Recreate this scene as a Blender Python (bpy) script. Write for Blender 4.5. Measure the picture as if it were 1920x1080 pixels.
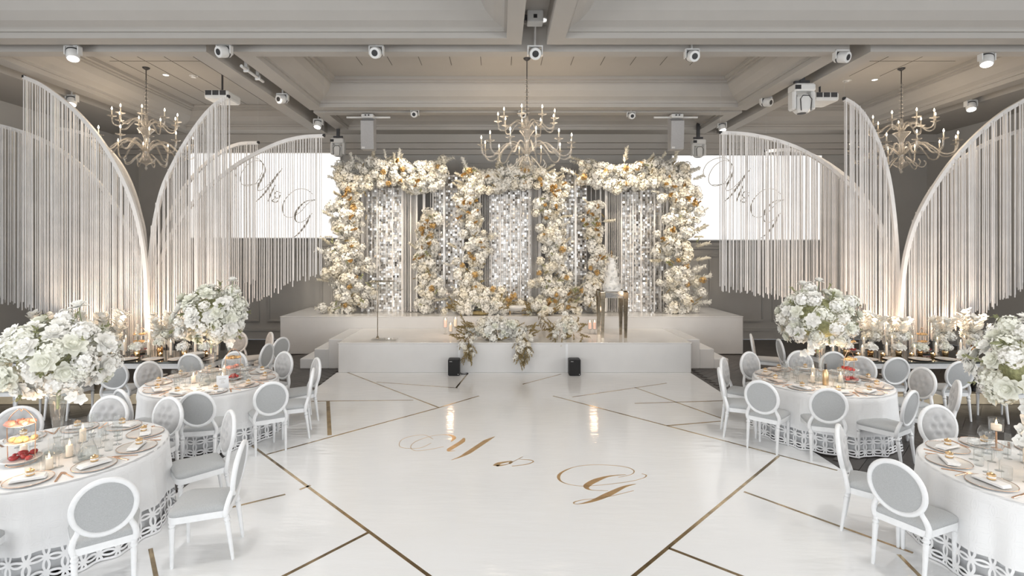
import bpy, math, random
from mathutils import Vector, Matrix

random.seed(11)
RND = random.Random(7)
for _o in list(bpy.data.objects):
    bpy.data.objects.remove(_o, do_unlink=True)
scene = bpy.context.scene
COL = scene.collection
PI = math.pi

# ------------------------------------------------------------------ camera
F, CX, CY, H = 976.0, 936.0, 469.0, 2.68          # focal length (px), optical axis (px), eye height (m)
cam_d = bpy.data.cameras.new('camera')
cam_d.sensor_width = 36.0
cam_d.lens = F / 1920.0 * 36.0
cam_d.shift_x = (960.0 - CX) / 1920.0
cam_d.shift_y = -(540.0 - CY) / 1920.0
cam_d.clip_start, cam_d.clip_end = 0.05, 100
cam = bpy.data.objects.new('camera', cam_d)
cam.location = (0, 0, H)
cam.rotation_euler = (PI / 2, 0, 0)
COL.objects.link(cam)
scene.camera = cam

# ------------------------------------------------------------------ world, exposure, big lights
world = bpy.data.worlds.new('world')
scene.world = world
world.use_nodes = True
_bg = world.node_tree.nodes['Background']
_bg.inputs[0].default_value = (0.86, 0.92, 1.0, 1)
_bg.inputs[1].default_value = 0.9
vs = scene.view_settings
vs.view_transform = 'Standard'
vs.look = 'None'
vs.exposure = 0.0
vs.gamma = 1.0
vs.use_curve_mapping = False
cy = scene.cycles
cy.max_bounces = 7
cy.diffuse_bounces = 4
cy.glossy_bounces = 3
cy.transmission_bounces = 4
cy.transparent_max_bounces = 24
cy.caustics_reflective = False
cy.caustics_refractive = False
cy.sample_clamp_indirect = 4.0
cy.sample_clamp_direct = 0.0


def area_light(name, loc, rot, sx, sy, power, color):
    d = bpy.data.lights.new(name, 'AREA')
    d.shape = 'RECTANGLE'
    d.size, d.size_y = sx, sy
    d.energy = power
    d.color = color
    o = bpy.data.objects.new(name, d)
    o.location = loc
    o.rotation_euler = rot
    COL.objects.link(o)
    return o


def spot_light(name, loc, target, power, color, angle=40, blend=0.8, r=0.06):
    d = bpy.data.lights.new(name, 'SPOT')
    d.energy = power
    d.color = color
    d.spot_size = math.radians(angle)
    d.spot_blend = blend
    d.shadow_soft_size = r
    o = bpy.data.objects.new(name, d)
    o.location = loc
    v = Vector(target) - Vector(loc)
    o.rotation_euler = v.to_track_quat('-Z', 'Y').to_euler()
    COL.objects.link(o)
    return o


def point_light(name, loc, power, color, r=0.1):
    d = bpy.data.lights.new(name, 'POINT')
    d.energy = power
    d.color = color
    d.shadow_soft_size = r
    o = bpy.data.objects.new(name, d)
    o.location = loc
    COL.objects.link(o)
    return o


WARM = (1.0, 0.78, 0.55)
DAY = (0.965, 0.985, 1.0)
# area lights added as daylight, at windows assumed in the wall behind the photographer
ASSUMED_WINX = [-8.2, -4.1, 0.6, 5.3, 9.4]
for wx in ASSUMED_WINX:
    area_light('window_daylight', (wx, -6.55, 3.0), (PI / 2, 0, 0), 3.2, 4.6, 165, DAY)

for sx_, wx in ((1, -11.2), (-1, 12.7)):  # added side fill for the floor; these walls have no windows
    for wy in (-4.6, -.6, 3.4):
        area_light('window_daylight', (wx, wy, 3.0), (PI / 2, 0, -sx_ * PI / 2), 2.6, 4.4, 250, DAY)
# unseen spots added above the photographer to brighten the floor, no fixtures
for lx in (-6.2, -2.6, 3.6, 7.2):
    for ly in (3.9, 6.4):
        spot_light('coffer_downlight', (lx, ly, 6.6), (lx * .9, ly - .1, 0), 265, (1.0, .985, .96), 125, 1.0, .25)

# ------------------------------------------------------------------ projection helpers (pixel -> point at a real height / depth)
def G(px, py, z=0.0):
    Y = F * (H - z) / (py - CY)
    return ((px - CX) / F * Y, Y, z)


def D(px, py, Y):
    return ((px - CX) / F * Y, Y, H - (py - CY) / F * Y)


# ------------------------------------------------------------------ materials
MATS = {}


def pbr(name, col, rough=0.5, metal=0.0, var=0.06, scale=8.0, spec=0.5, emit=None, estr=0.0, bump=0.0, bscale=60.0, sheen=0.0, coat=0.0, sub=0.0):
    if name in MATS:
        return MATS[name]
    m = bpy.data.materials.new(name)
    m.use_nodes = True
    nt = m.node_tree
    b = nt.nodes['Principled BSDF']
    tc = nt.nodes.new('ShaderNodeTexCoord')
    nz = nt.nodes.new('ShaderNodeTexNoise')
    nz.inputs['Scale'].default_value = scale
    nz.inputs['Detail'].default_value = 3
    nt.links.new(tc.outputs['Object'], nz.inputs['Vector'])
    rp = nt.nodes.new('ShaderNodeValToRGB')
    lo = [max(0, c * (1 - var)) for c in col]
    hi = [min(1, c * (1 + var)) for c in col]
    rp.color_ramp.elements[0].color = (*lo, 1)
    rp.color_ramp.elements[0].position = 0.3
    rp.color_ramp.elements[1].color = (*hi, 1)
    rp.color_ramp.elements[1].position = 0.7
    nt.links.new(nz.outputs['Fac'], rp.inputs['Fac'])
    nt.links.new(rp.outputs['Color'], b.inputs['Base Color'])
    b.inputs['Roughness'].default_value = rough
    b.inputs['Metallic'].default_value = metal
    b.inputs['Specular IOR Level'].default_value = spec
    if sheen:
        b.inputs['Sheen Weight'].default_value = sheen
    if coat:
        b.inputs['Coat Weight'].default_value = coat
        b.inputs['Coat Roughness'].default_value = 0.05
    if emit:
        b.inputs['Emission Color'].default_value = (*emit, 1)
        b.inputs['Emission Strength'].default_value = estr
    if bump:
        n2 = nt.nodes.new('ShaderNodeTexNoise')
        n2.inputs['Scale'].default_value = bscale
        nt.links.new(tc.outputs['Object'], n2.inputs['Vector'])
        bp = nt.nodes.new('ShaderNodeBump')
        bp.inputs['Strength'].default_value = bump
        bp.inputs['Distance'].default_value = 0.01
        nt.links.new(n2.outputs['Fac'], bp.inputs['Height'])
        nt.links.new(bp.outputs['Normal'], b.inputs['Normal'])
    MATS[name] = m
    return m


def glass(name, tint=(0.97, 0.98, 0.98), ior=1.45, rough=0.02, body=0.0, bodycol=(0.9, 0.9, 0.9)):
    """clear thin-walled glass: see-through with a Fresnel reflection; body adds a little milky substance"""
    if name in MATS:
        return MATS[name]
    m = bpy.data.materials.new(name)
    m.use_nodes = True
    nt = m.node_tree
    for n in list(nt.nodes):
        nt.nodes.remove(n)
    out = nt.nodes.new('ShaderNodeOutputMaterial')
    tr = nt.nodes.new('ShaderNodeBsdfTransparent')
    tr.inputs[0].default_value = (*tint, 1)
    gl = nt.nodes.new('ShaderNodeBsdfGlossy')
    gl.inputs['Roughness'].default_value = rough
    lw = nt.nodes.new('ShaderNodeLayerWeight')      # Schlick reflectance, alike on both sides of the thin wall
    lw.inputs['Blend'].default_value = 0.5
    pw = nt.nodes.new('ShaderNodeMath')
    pw.operation = 'POWER'
    pw.inputs[1].default_value = 4.0
    nt.links.new(lw.outputs['Facing'], pw.inputs[0])
    fr = nt.nodes.new('ShaderNodeMath')
    fr.operation = 'MULTIPLY_ADD'
    r0 = ((ior - 1) / (ior + 1)) ** 2
    fr.inputs[1].default_value = 0.75 * (1 - r0)
    fr.inputs[2].default_value = r0
    nt.links.new(pw.outputs[0], fr.inputs[0])
    mx = nt.nodes.new('ShaderNodeMixShader')
    nt.links.new(fr.outputs[0], mx.inputs[0])
    last = tr
    if body:
        df = nt.nodes.new('ShaderNodeBsdfDiffuse')
        df.inputs[0].default_value = (*bodycol, 1)
        m0 = nt.nodes.new('ShaderNodeMixShader')
        m0.inputs[0].default_value = body
        nt.links.new(tr.outputs[0], m0.inputs[1])
        nt.links.new(df.outputs[0], m0.inputs[2])
        last = m0
    nt.links.new(last.outputs[0], mx.inputs[1])
    nt.links.new(gl.outputs[0], mx.inputs[2])
    nt.links.new(mx.outputs[0], out.inputs[0])
    MATS[name] = m
    return m


def emissive(name, col, strength):
    if name in MATS:
        return MATS[name]
    m = bpy.data.materials.new(name)
    m.use_nodes = True
    b = m.node_tree.nodes['Principled BSDF']
    b.inputs['Base Color'].default_value = (*col, 1)
    b.inputs['Emission Color'].default_value = (*col, 1)
    b.inputs['Emission Strength'].default_value = strength
    MATS[name] = m
    return m


M_PAINT = pbr('ceiling paint', (0.43, 0.41, 0.385), 0.8, var=0.02, scale=2)
M_WALL = pbr('grey wall paint', (0.42, 0.413, 0.40), 0.75, var=0.03, scale=2)
M_WHITE = pbr('white stage vinyl', (0.68, 0.675, 0.67), 0.28, var=0.02, scale=3)
M_STAGETOP = pbr('white stage top vinyl', (0.74, 0.73, 0.72), 0.14, var=0.02, scale=3)
M_FRAME = pbr('white chair lacquer', (0.80, 0.81, 0.82), 0.38, var=0.03, scale=20)
M_FABRIC = pbr('silver grey fabric', (0.415, 0.425, 0.43), 0.85, var=0.09, scale=160, bump=0.25, bscale=400, sheen=0.3)
M_VELVET = pbr('silver grey velvet', (0.455, 0.455, 0.46), 0.7, var=0.10, scale=14, sheen=0.6)
M_GOLD = pbr('mirror gold', (0.47, 0.36, 0.22), 0.16, 1.0, var=0.35, scale=5)
M_GOLDSAT = pbr('satin gold', (0.78, 0.56, 0.32), 0.28, 1.0, var=0.08, scale=10)
M_ROSEGOLD = pbr('rose gold metal', (0.80, 0.52, 0.36), 0.25, 1.0, var=0.08, scale=10)
M_CHROME = pbr('mirror silver', (0.86, 0.86, 0.86), 0.06, 1.0, var=0.03)
M_SEQUIN = pbr('silver sequin', (0.80, 0.78, 0.75), 0.10, 1.0, var=0.03)
_nt = M_SEQUIN.node_tree
_g = _nt.nodes.new('ShaderNodeNewGeometry')
_r = _nt.nodes.new('ShaderNodeMapRange')
_r.inputs['To Min'].default_value = 0.10
_r.inputs['To Max'].default_value = 0.55
_nt.links.new(_g.outputs['Random Per Island'], _r.inputs['Value'])
_nt.links.new(_r.outputs[0], _nt.nodes['Principled BSDF'].inputs['Roughness'])
M_BLACK = pbr('black plastic', (0.02, 0.02, 0.022), 0.5, var=0.2)
M_DARK = pbr('dark grey metal', (0.07, 0.07, 0.075), 0.45, 0.6, var=0.2)
M_FIX = pbr('white fixture plastic', (0.72, 0.72, 0.71), 0.4, var=0.03)
M_CORD = pbr('white satin cord', (0.80, 0.78, 0.765), 0.55, var=0.08, scale=3, sheen=0.4)
M_ARCH = pbr('white arch tube', (0.80, 0.78, 0.76), 0.45, var=0.03)
M_PETAL = pbr('ivory petal', (0.88, 0.86, 0.80), 0.7, var=0.06, scale=9)
M_PETALW = pbr('white petal', (0.92, 0.91, 0.87), 0.7, var=0.04, scale=9)
M_PETALC = pbr('cream petal', (0.86, 0.81, 0.69), 0.7, var=0.08, scale=9)
M_LEAF = pbr('soft green leaf', (0.23, 0.24, 0.12), 0.6, var=0.3, scale=12)
M_OLIVE = pbr('dried olive gold sprig', (0.36, 0.28, 0.13), 0.6, var=0.3, scale=12)
M_AMBER = pbr('amber gold blossom', (0.52, 0.33, 0.12), 0.5, var=0.25, scale=12)
M_FOLI = pbr('yellow green foliage', (0.40, 0.41, 0.22), 0.6, var=0.35, scale=30, bump=.8, bscale=40)
M_STEM = pbr('green stem', (0.28, 0.33, 0.17), 0.6, var=0.2)
M_GLASS = glass('clear glass', tint=(0.93, 0.94, 0.94), body=0.035)
M_PETALG = pbr('greenish white petal', (0.86, 0.86, 0.77), 0.7, var=0.05, scale=9)
M_GLASSV = glass('vase glass', tint=(0.90, 0.92, 0.92), body=0.06)
M_CRYSTAL = glass('crystal arm glass', tint=(0.88, 0.86, 0.83), ior=1.75, body=0.17, bodycol=(0.80, 0.76, 0.70))
M_ACRYL = glass('clear acrylic', tint=(0.95, 0.95, 0.94), ior=1.5)
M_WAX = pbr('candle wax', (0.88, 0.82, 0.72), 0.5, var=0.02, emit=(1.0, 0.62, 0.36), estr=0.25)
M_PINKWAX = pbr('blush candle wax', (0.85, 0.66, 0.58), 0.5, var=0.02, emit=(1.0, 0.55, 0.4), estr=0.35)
M_FLAME = emissive('candle flame', (1.0, 0.74, 0.42), 14.0)
M_BULB = emissive('candle bulb', (1.0, 0.86, 0.66), 9.0)
M_LAMP = emissive('lit spot lens', (1.0, 0.97, 0.92), 9.0)
M_PORC = pbr('white porcelain', (0.86, 0.86, 0.85), 0.2, var=0.02)
M_NAPKIN = pbr('white napkin linen', (0.88, 0.87, 0.86), 0.85, var=0.03, scale=30)
M_NUDE = pbr('blush napkin linen', (0.78, 0.68, 0.60), 0.85, var=0.05, scale=30)
M_CHARGER = pbr('pearl grey charger', (0.74, 0.73, 0.715), 0.22, 0.15, var=0.04)
M_FABAMBER = pbr('amber glass metal', (0.70, 0.38, 0.16), 0.2, 0.9, var=0.2)
M_PASTRY = pbr('golden pastry', (0.78, 0.50, 0.24), 0.6, var=0.3, scale=40)
M_BERRY = pbr('red berries', (0.42, 0.05, 0.05), 0.35, var=0.3, scale=40)
M_FISH = pbr('pink salmon slice', (0.80, 0.36, 0.28), 0.45, var=0.25, scale=40)
M_GREENS = pbr('salad greens', (0.20, 0.27, 0.08), 0.5, var=0.4, scale=40)
M_CARD = pbr('white card', (0.85, 0.86, 0.88), 0.6, var=0.01)
M_CREAMWOOD = pbr('pale gold lacquer', (0.74, 0.62, 0.44), 0.25, 0.4, var=0.05)
M_TABLEWOOD = pbr('table board', (0.35, 0.28, 0.2), 0.6, var=0.2)
M_MIRTOP = pbr('smoked mirror top', (0.16, 0.17, 0.16), 0.07, 0.9, var=0.05)
M_INK = pbr('grey lettering', (0.50, 0.475, 0.43), 0.7, var=0.02)
M_ICING = pbr('white icing', (0.88, 0.86, 0.82), 0.55, var=0.02)
M_SMOKEMIR = pbr('antique mirror', (0.34, 0.29, 0.22), 0.14, 1.0, var=0.25, scale=14)
M_GRILL = pbr('speaker grille', (0.45, 0.45, 0.46), 0.6, var=0.1, scale=80)
M_SEAM = pbr('ceiling seam', (0.12, 0.11, 0.10), 0.8)


def wood_floor_mat():
    m = pbr('dark herringbone oak', (0.050, 0.043, 0.038), 0.36, var=0.3, scale=2.5, bump=0.1, bscale=30)
    nt = m.node_tree
    b = nt.nodes['Principled BSDF']
    oi = nt.nodes.new('ShaderNodeObjectInfo')
    geo = nt.nodes.new('ShaderNodeNewGeometry')
    ad = nt.nodes.new('ShaderNodeMath')
    ad.operation = 'ADD'
    nt.links.new(oi.outputs['Random'], ad.inputs[0])
    nt.links.new(geo.outputs['Random Per Island'], ad.inputs[1])
    fr = nt.nodes.new('ShaderNodeMath')
    fr.operation = 'FRACT'
    nt.links.new(ad.outputs[0], fr.inputs[0])
    mr = nt.nodes.new('ShaderNodeMapRange')
    mr.inputs['To Min'].default_value = 0.8
    mr.inputs['To Max'].default_value = 1.25
    nt.links.new(fr.outputs[0], mr.inputs['Value'])
    mul = nt.nodes.new('ShaderNodeVectorMath')
    mul.operation = 'SCALE'
    src = b.inputs['Base Color'].links[0].from_socket
    nt.links.new(src, mul.inputs[0])
    nt.links.new(mr.outputs[0], mul.inputs['Scale'])
    nt.links.new(mul.outputs[0], b.inputs['Base Color'])
    return m


M_WOOD = wood_floor_mat()


def dance_mat():
    """white high-gloss vinyl with a faint ripple and small scuffs"""
    m = pbr('glossy white dance vinyl', (0.83, 0.835, 0.84), 0.09, var=0.015, scale=1.5, spec=0.55)
    nt = m.node_tree
    b = nt.nodes['Principled BSDF']
    tc = nt.nodes.new('ShaderNodeTexCoord')
    mp = nt.nodes.new('ShaderNodeMapping')
    mp.inputs['Scale'].default_value = (1.2, 5.0, 1)
    mp.inputs['Rotation'].default_value = (0, 0, 0.35)
    nt.links.new(tc.outputs['Object'], mp.inputs[0])
    n = nt.nodes.new('ShaderNodeTexNoise')
    n.inputs['Scale'].default_value = 2.2
    n.inputs['Detail'].default_value = 4
    nt.links.new(mp.outputs[0], n.inputs['Vector'])
    bp = nt.nodes.new('ShaderNodeBump')
    bp.inputs['Strength'].default_value = 0.085
    bp.inputs['Distance'].default_value = 0.05
    nt.links.new(n.outputs['Fac'], bp.inputs['Height'])
    nt.links.new(bp.outputs['Normal'], b.inputs['Normal'])
    return m


M_DANCE = dance_mat()


def lace_mat():
    """embroidered white cloth: overlapping-circle lace, cut open along the hem (uv in metres, v measured up from the hem)"""
    m = bpy.data.materials.new('white lace tablecloth')
    m.use_nodes = True
    nt = m.node_tree
    b = nt.nodes['Principled BSDF']
    out = nt.nodes['Material Output']
    b.inputs['Base Color'].default_value = (0.84, 0.845, 0.85, 1)
    b.inputs['Roughness'].default_value = 0.75
    b.inputs['Sheen Weight'].default_value = 0.3
    uv = nt.nodes.new('ShaderNodeUVMap')
    uv.uv_map = 'UVMap'
    sc = nt.nodes.new('ShaderNodeVectorMath')
    sc.operation = 'SCALE'
    sc.inputs['Scale'].default_value = 1 / 0.125
    nt.links.new(uv.outputs[0], sc.inputs[0])
    frn = nt.nodes.new('ShaderNodeVectorMath')
    frn.operation = 'FRACTION'
    nt.links.new(sc.outputs[0], frn.inputs[0])
    last = None
    for cx, cyy in ((0, 0), (1, 0), (0, 1), (1, 1)):
        ds = nt.nodes.new('ShaderNodeVectorMath')
        ds.operation = 'DISTANCE'
        ds.inputs[1].default_value = (cx, cyy, 0)
        nt.links.new(frn.outputs[0], ds.inputs[0])
        su = nt.nodes.new('ShaderNodeMath')
        su.operation = 'SUBTRACT'
        su.inputs[1].default_value = 0.66
        nt.links.new(ds.outputs['Value'], su.inputs[0])
        ab = nt.nodes.new('ShaderNodeMath')
        ab.operation = 'ABSOLUTE'
        nt.links.new(su.outputs[0], ab.inputs[0])
        if last is None:
            last = ab
        else:
            mn = nt.nodes.new('ShaderNodeMath')
            mn.operation = 'MINIMUM'
            nt.links.new(last.outputs[0], mn.inputs[0])
            nt.links.new(ab.outputs[0], mn.inputs[1])
            last = mn
    lt = nt.nodes.new('ShaderNodeMath')
    lt.operation = 'LESS_THAN'
    lt.inputs[1].default_value = 0.075
    nt.links.new(last.outputs[0], lt.inputs[0])
    sep = nt.nodes.new('ShaderNodeSeparateXYZ')
    nt.links.new(uv.outputs[0], sep.inputs[0])
    up = nt.nodes.new('ShaderNodeMath')
    up.operation = 'GREATER_THAN'
    up.inputs[1].default_value = 0.25
    nt.links.new(sep.outputs['Y'], up.inputs[0])
    mxx = nt.nodes.new('ShaderNodeMath')
    mxx.operation = 'MAXIMUM'
    nt.links.new(lt.outputs[0], mxx.inputs[0])
    nt.links.new(up.outputs[0], mxx.inputs[1])
    hem = nt.nodes.new('ShaderNodeMath')
    hem.operation = 'LESS_THAN'
    hem.inputs[1].default_value = 0.02
    nt.links.new(sep.outputs['Y'], hem.inputs[0])
    mx2 = nt.nodes.new('ShaderNodeMath')
    mx2.operation = 'MAXIMUM'
    nt.links.new(mxx.outputs[0], mx2.inputs[0])
    nt.links.new(hem.outputs[0], mx2.inputs[1])
    bp = nt.nodes.new('ShaderNodeBump')
    bp.inputs['Strength'].default_value = 0.8
    bp.inputs['Distance'].default_value = 0.006
    nt.links.new(lt.outputs[0], bp.inputs['Height'])
    nt.links.new(bp.outputs['Normal'], b.inputs['Normal'])
    tr = nt.nodes.new('ShaderNodeBsdfTransparent')
    mx = nt.nodes.new('ShaderNodeMixShader')
    nt.links.new(mx2.outputs[0], mx.inputs[0])
    nt.links.new(tr.outputs[0], mx.inputs[1])
    nt.links.new(b.outputs[0], mx.inputs[2])
    nt.links.new(mx.outputs[0], out.inputs[0])
    return m


M_LACE = lace_mat()

# ------------------------------------------------------------------ mesh builder
class MB:
    def __init__(self):
        self.v, self.f, self.uv, self.s = [], [], None, False

    def add(self, vs, fs):
        n = len(self.v)
        self.v += [tuple(p) for p in vs]
        self.f += [tuple(i + n for i in q) for q in fs]
        return self

    def box(self, x0, x1, y0, y1, z0, z1):
        return self.add([(x0, y0, z0), (x1, y0, z0), (x1, y1, z0), (x0, y1, z0), (x0, y0, z1), (x1, y0, z1), (x1, y1, z1), (x0, y1, z1)],
                        [(0, 3, 2, 1), (4, 5, 6, 7), (0, 1, 5, 4), (1, 2, 6, 5), (2, 3, 7, 6), (3, 0, 4, 7)])

    def bbox(self, x0, x1, y0, y1, z0, z1, b=0.01):
        """box with chamfered vertical edges and top/bottom edges"""
        b = min(b, (x1 - x0) / 2.2, (y1 - y0) / 2.2, (z1 - z0) / 2.2)
        def ring(i, z):
            return [(x0 + i + b, y0 + i, z), (x1 - i - b, y0 + i, z), (x1 - i, y0 + i + b, z), (x1 - i, y1 - i - b, z),
                    (x1 - i - b, y1 - i, z), (x0 + i + b, y1 - i, z), (x0 + i, y1 - i - b, z), (x0 + i, y0 + i + b, z)]
        rs = [ring(b * .6, z0), ring(0, z0 + b), ring(0, z1 - b), ring(b * .6, z1)]
        vs = sum(rs, [])
        fs = []
        for k in range(3):
            for i in range(8):
                j = (i + 1) % 8
                fs.append((k * 8 + i, k * 8 + j, (k + 1) * 8 + j, (k + 1) * 8 + i))
        fs.append(tuple(range(7, -1, -1)))
        fs.append(tuple(range(24, 32)))
        return self.add(vs, fs)

    def lathe(self, prof, n=16, cx=0, cy=0, cap0=True, cap1=True):
        vs, fs = [], []
        for r, z in prof:
            for i in range(n):
                a = 2 * PI * i / n
                vs.append((cx + r * math.cos(a), cy + r * math.sin(a), z))
        for k in range(len(prof) - 1):
            for i in range(n):
                j = (i + 1) % n
                fs.append((k * n + i, k * n + j, (k + 1) * n + j, (k + 1) * n + i))
        if cap0 and prof[0][0] > 1e-5:
            fs.append(tuple(range(n - 1, -1, -1)))
        if cap1 and prof[-1][0] > 1e-5:
            fs.append(tuple((len(prof) - 1) * n + i for i in range(n)))
        return self.add(vs, fs)

    def tube(self, pts, r, n=6, closed=False, caps=True):
        pts = [Vector(p) for p in pts]
        m = len(pts)
        rs = r if isinstance(r, (list, tuple)) else [r] * m
        vs, fs = [], []
        up = Vector((0, 0, 1))
        prev = None
        for i, p in enumerate(pts):
            if closed:
                t = pts[(i + 1) % m] - pts[i - 1]
            else:
                t = pts[min(i + 1, m - 1)] - pts[max(i - 1, 0)]
            if t.length < 1e-9:
                t = Vector((0, 0, 1))
            t.normalize()
            if prev is None:
                u = t.cross(up)
                if u.length < 1e-3:
                    u = t.cross(Vector((1, 0, 0)))
            else:
                u = prev - t * prev.dot(t)
            u.normalize()
            prev = u
            w = t.cross(u)
            for k in range(n):
                a = 2 * PI * k / n
                q = p + (u * math.cos(a) + w * math.sin(a)) * rs[i]
                vs.append(tuple(q))
        for i in range(m if closed else m - 1):
            i2 = (i + 1) % m
            for k in range(n):
                k2 = (k + 1) % n
                fs.append((i * n + k, i * n + k2, i2 * n + k2, i2 * n + k))
        if caps and not closed:
            fs.append(tuple(range(n - 1, -1, -1)))
            fs.append(tuple((m - 1) * n + k for k in range(n)))
        return self.add(vs, fs)

    def prism(self, poly, z0, z1, top=True, bot=True):
        n = len(poly)
        vs = [(x, y, z0) for x, y in poly] + [(x, y, z1) for x, y in poly]
        fs = [(i, (i + 1) % n, n + (i + 1) % n, n + i) for i in range(n)]
        if top:
            fs.append(tuple(range(n, 2 * n)))
        if bot:
            fs.append(tuple(range(n - 1, -1, -1)))
        return self.add(vs, fs)

    def sphere(self, c, r, n=8, m=5, sz=1.0):
        prof = []
        for k in range(m + 1):
            a = -PI / 2 + PI * k / m
            prof.append((max(1e-4, r * math.cos(a)), c[2] + r * sz * math.sin(a)))
        return self.lathe(prof, n, c[0], c[1], True, True)

    def xf(self, M, start=0):
        for i in range(start, len(self.v)):
            self.v[i] = tuple(M @ Vector(self.v[i]))
        return self

    def merge(self, o, M=None):
        vs = o.v if M is None else [tuple(M @ Vector(p)) for p in o.v]
        return self.add(vs, o.f)

    def mesh(self, name, mat, smooth=False):
        me = bpy.data.meshes.new(name)
        me.from_pydata(self.v, [], self.f)
        if smooth:
            me.polygons.foreach_set('use_smooth', [True] * len(me.polygons))
            if smooth != 'all':
                try:
                    me.set_sharp_from_angle(angle=math.radians(50))
                except Exception:
                    pass
        if self.uv is not None:
            ul = me.uv_layers.new(name='UVMap')
            data = []
            for lp in me.loops:
                data += self.uv[lp.vertex_index]
            ul.data.foreach_set('uv', data)
        if isinstance(mat, (list, tuple)):
            for q in mat:
                me.materials.append(q)
        elif mat:
            me.materials.append(mat)
        me.update()
        return me


def obj(name, me, parent=None, loc=(0, 0, 0), rot=(0, 0, 0), sc=1.0):
    o = bpy.data.objects.new(name, me)
    COL.objects.link(o)
    if parent is not None:
        o.parent = parent
    o.location = loc
    o.rotation_euler = rot
    o.scale = sc if isinstance(sc, (tuple, list)) else (sc, sc, sc)
    return o


def tag(o, label, cat, group=None):
    o['label'] = label
    o['category'] = cat
    if group:
        o['group'] = group
    return o


def thing(name, label, cat, loc=(0, 0, 0), rz=0.0, group=None, sc=1.0):
    o = bpy.data.objects.new(name, None)
    COL.objects.link(o)
    o.empty_display_size = 0.1
    o.location = loc
    o.rotation_euler = (0, 0, rz)
    o.scale = (sc, sc, sc)
    return tag(o, label, cat, group)


def struct(name, mb, mat, parent=None, smooth=False):
    o = obj(name, mb.mesh(name, mat, smooth), parent)
    if parent is None:
        o['kind'] = 'structure'
    return o


def dup(root, loc, rz, label, group=None):
    def cp(o, parent):
        c = o.copy()
        COL.objects.link(c)
        c.parent = parent
        for ch in o.children:
            cp(ch, c)
        return c
    r = cp(root, None)
    r.location = loc
    r.rotation_euler = (0, 0, rz)
    r['label'] = label
    if group:
        r['group'] = group
    return r


def catmull(pts, per=6):
    out = []
    n = len(pts)
    k = len(pts[0])
    for i in range(n - 1):
        p0, p1, p2, p3 = pts[max(i - 1, 0)], pts[i], pts[i + 1], pts[min(i + 2, n - 1)]
        for s in range(per):
            t = s / per
            out.append(tuple(0.5 * (2 * p1[j] + (p2[j] - p0[j]) * t + (2 * p0[j] - 5 * p1[j] + 4 * p2[j] - p3[j]) * t * t
                                    + (3 * p1[j] - p0[j] - 3 * p2[j] + p3[j]) * t ** 3) for j in range(k)))
    out.append(tuple(pts[-1]))
    return out


ORD = ['first', 'second', 'third', 'fourth', 'fifth', 'sixth', 'seventh', 'eighth', 'ninth', 'tenth', 'eleventh', 'twelfth',
       'thirteenth', 'fourteenth', 'fifteenth', 'sixteenth', 'seventeenth', 'eighteenth', 'nineteenth', 'twentieth']

# ================================================================== SETTING
YB = 15.7                                     # back wall
XL, XR = -11.4, 12.9
GD = 0.46                                     # depth of the lighting grooves
Z0, ZF = 6.1, 6.66                            # beam underside, coffer ceiling

floor = struct('floor', MB().box(XL, XR, -7, YB, -0.2, -0.012), M_WOOD)

# herringbone boards where the dark floor shows
def herringbone():
    L, W = 0.62, 0.155
    me = MB().box(-L / 2, L / 2, -W / 2 + .0025, W / 2 - .0025, -0.012, 0.0)
    mesh = me.mesh('floor_plank', M_WOOD)
    spots = []
    def inside(x, y):
        if 4.22 < x < 10.3 and 2.6 < y < 13.3:
            return True
        return -9.8 < x < -3.62 and 2.8 < y < 13.3
    c45 = math.sqrt(.5)
    for j in range(-24, 25):
        for k in range(-140, 141):
            for hx, hy, a in ((k * W + L / 2 + j * L, k * W + W / 2 - j * L, 0), ((k - .5) * W + j * L, k * W + L / 2 - j * L, PI / 2)):
                x, y = (hx - hy) * c45, (hx + hy) * c45 + 7
                if inside(x, y):
                    spots.append((x, y, a + PI / 4))
    spots.sort(key=lambda q: q[0] ** 2 + q[1] ** 2)
    near = [q for q in spots if abs(q[0]) < q[1] * 1.02 + .3 and not (-3.65 < q[0] < 4.25)]
    ind = near[:290]
    keep = set(ind)
    for x, y, a in ind:
        obj('floor_plank', mesh, floor, (x, y, 0), (0, 0, a))
    rest = MB()
    for q in spots:
        if q not in keep:
            n = len(rest.v)
            rest.box(-L / 2, L / 2, -W / 2 + .0025, W / 2 - .0025, -0.012, 0.0)
            rest.xf(Matrix.Translation((q[0], q[1], 0)) @ Matrix.Rotation(q[2], 4, 'Z'), n)
    o = obj('floor_planking', rest.mesh('floor_planking', M_WOOD), floor)
    o['kind'] = 'stuff'


herringbone()

# back wall with mouldings
wall_back = struct('wall_back', MB().box(XL, XR, YB, YB + 0.2, 0, 7), M_WALL)
struct('wall_left', MB().box(XL - 0.2, XL, -7, YB, 0, 7), M_WALL)
struct('wall_right', MB().box(XR, XR + 0.2, -7, YB, 0, 7), M_WALL)
# wall behind the photographer: piers and header around five tall windows assumed for light
wr = MB()
edges = [XL] + sum([[x - 1.6, x + 1.6] for x in ASSUMED_WINX], []) + [XR]
for i in range(0, len(edges), 2):
    wr.box(edges[i], edges[i + 1], -7.0, -6.8, 0, 7)
for x in ASSUMED_WINX:
    wr.box(x - 1.6, x + 1.6, -7, -6.8, 0, 0.7)
    wr.box(x - 1.6, x + 1.6, -7, -6.8, 5.3, 7)
struct('wall_rear', wr, M_WALL)
for i, x in enumerate(ASSUMED_WINX):
    w = MB()
    for dx in (-1.6, -0.55, 0.5, 1.55):
        w.box(x + dx, x + dx + 0.05, -6.95, -6.88, 0.7, 5.3)
    for z in (0.7, 2.2, 3.7, 5.25):
        w.box(x - 1.55, x + 1.55, -6.945, -6.885, z, z + 0.05)
    struct('window_%d' % (i + 1), w, M_FIX)  # frame of an assumed opening, out of view


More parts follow.
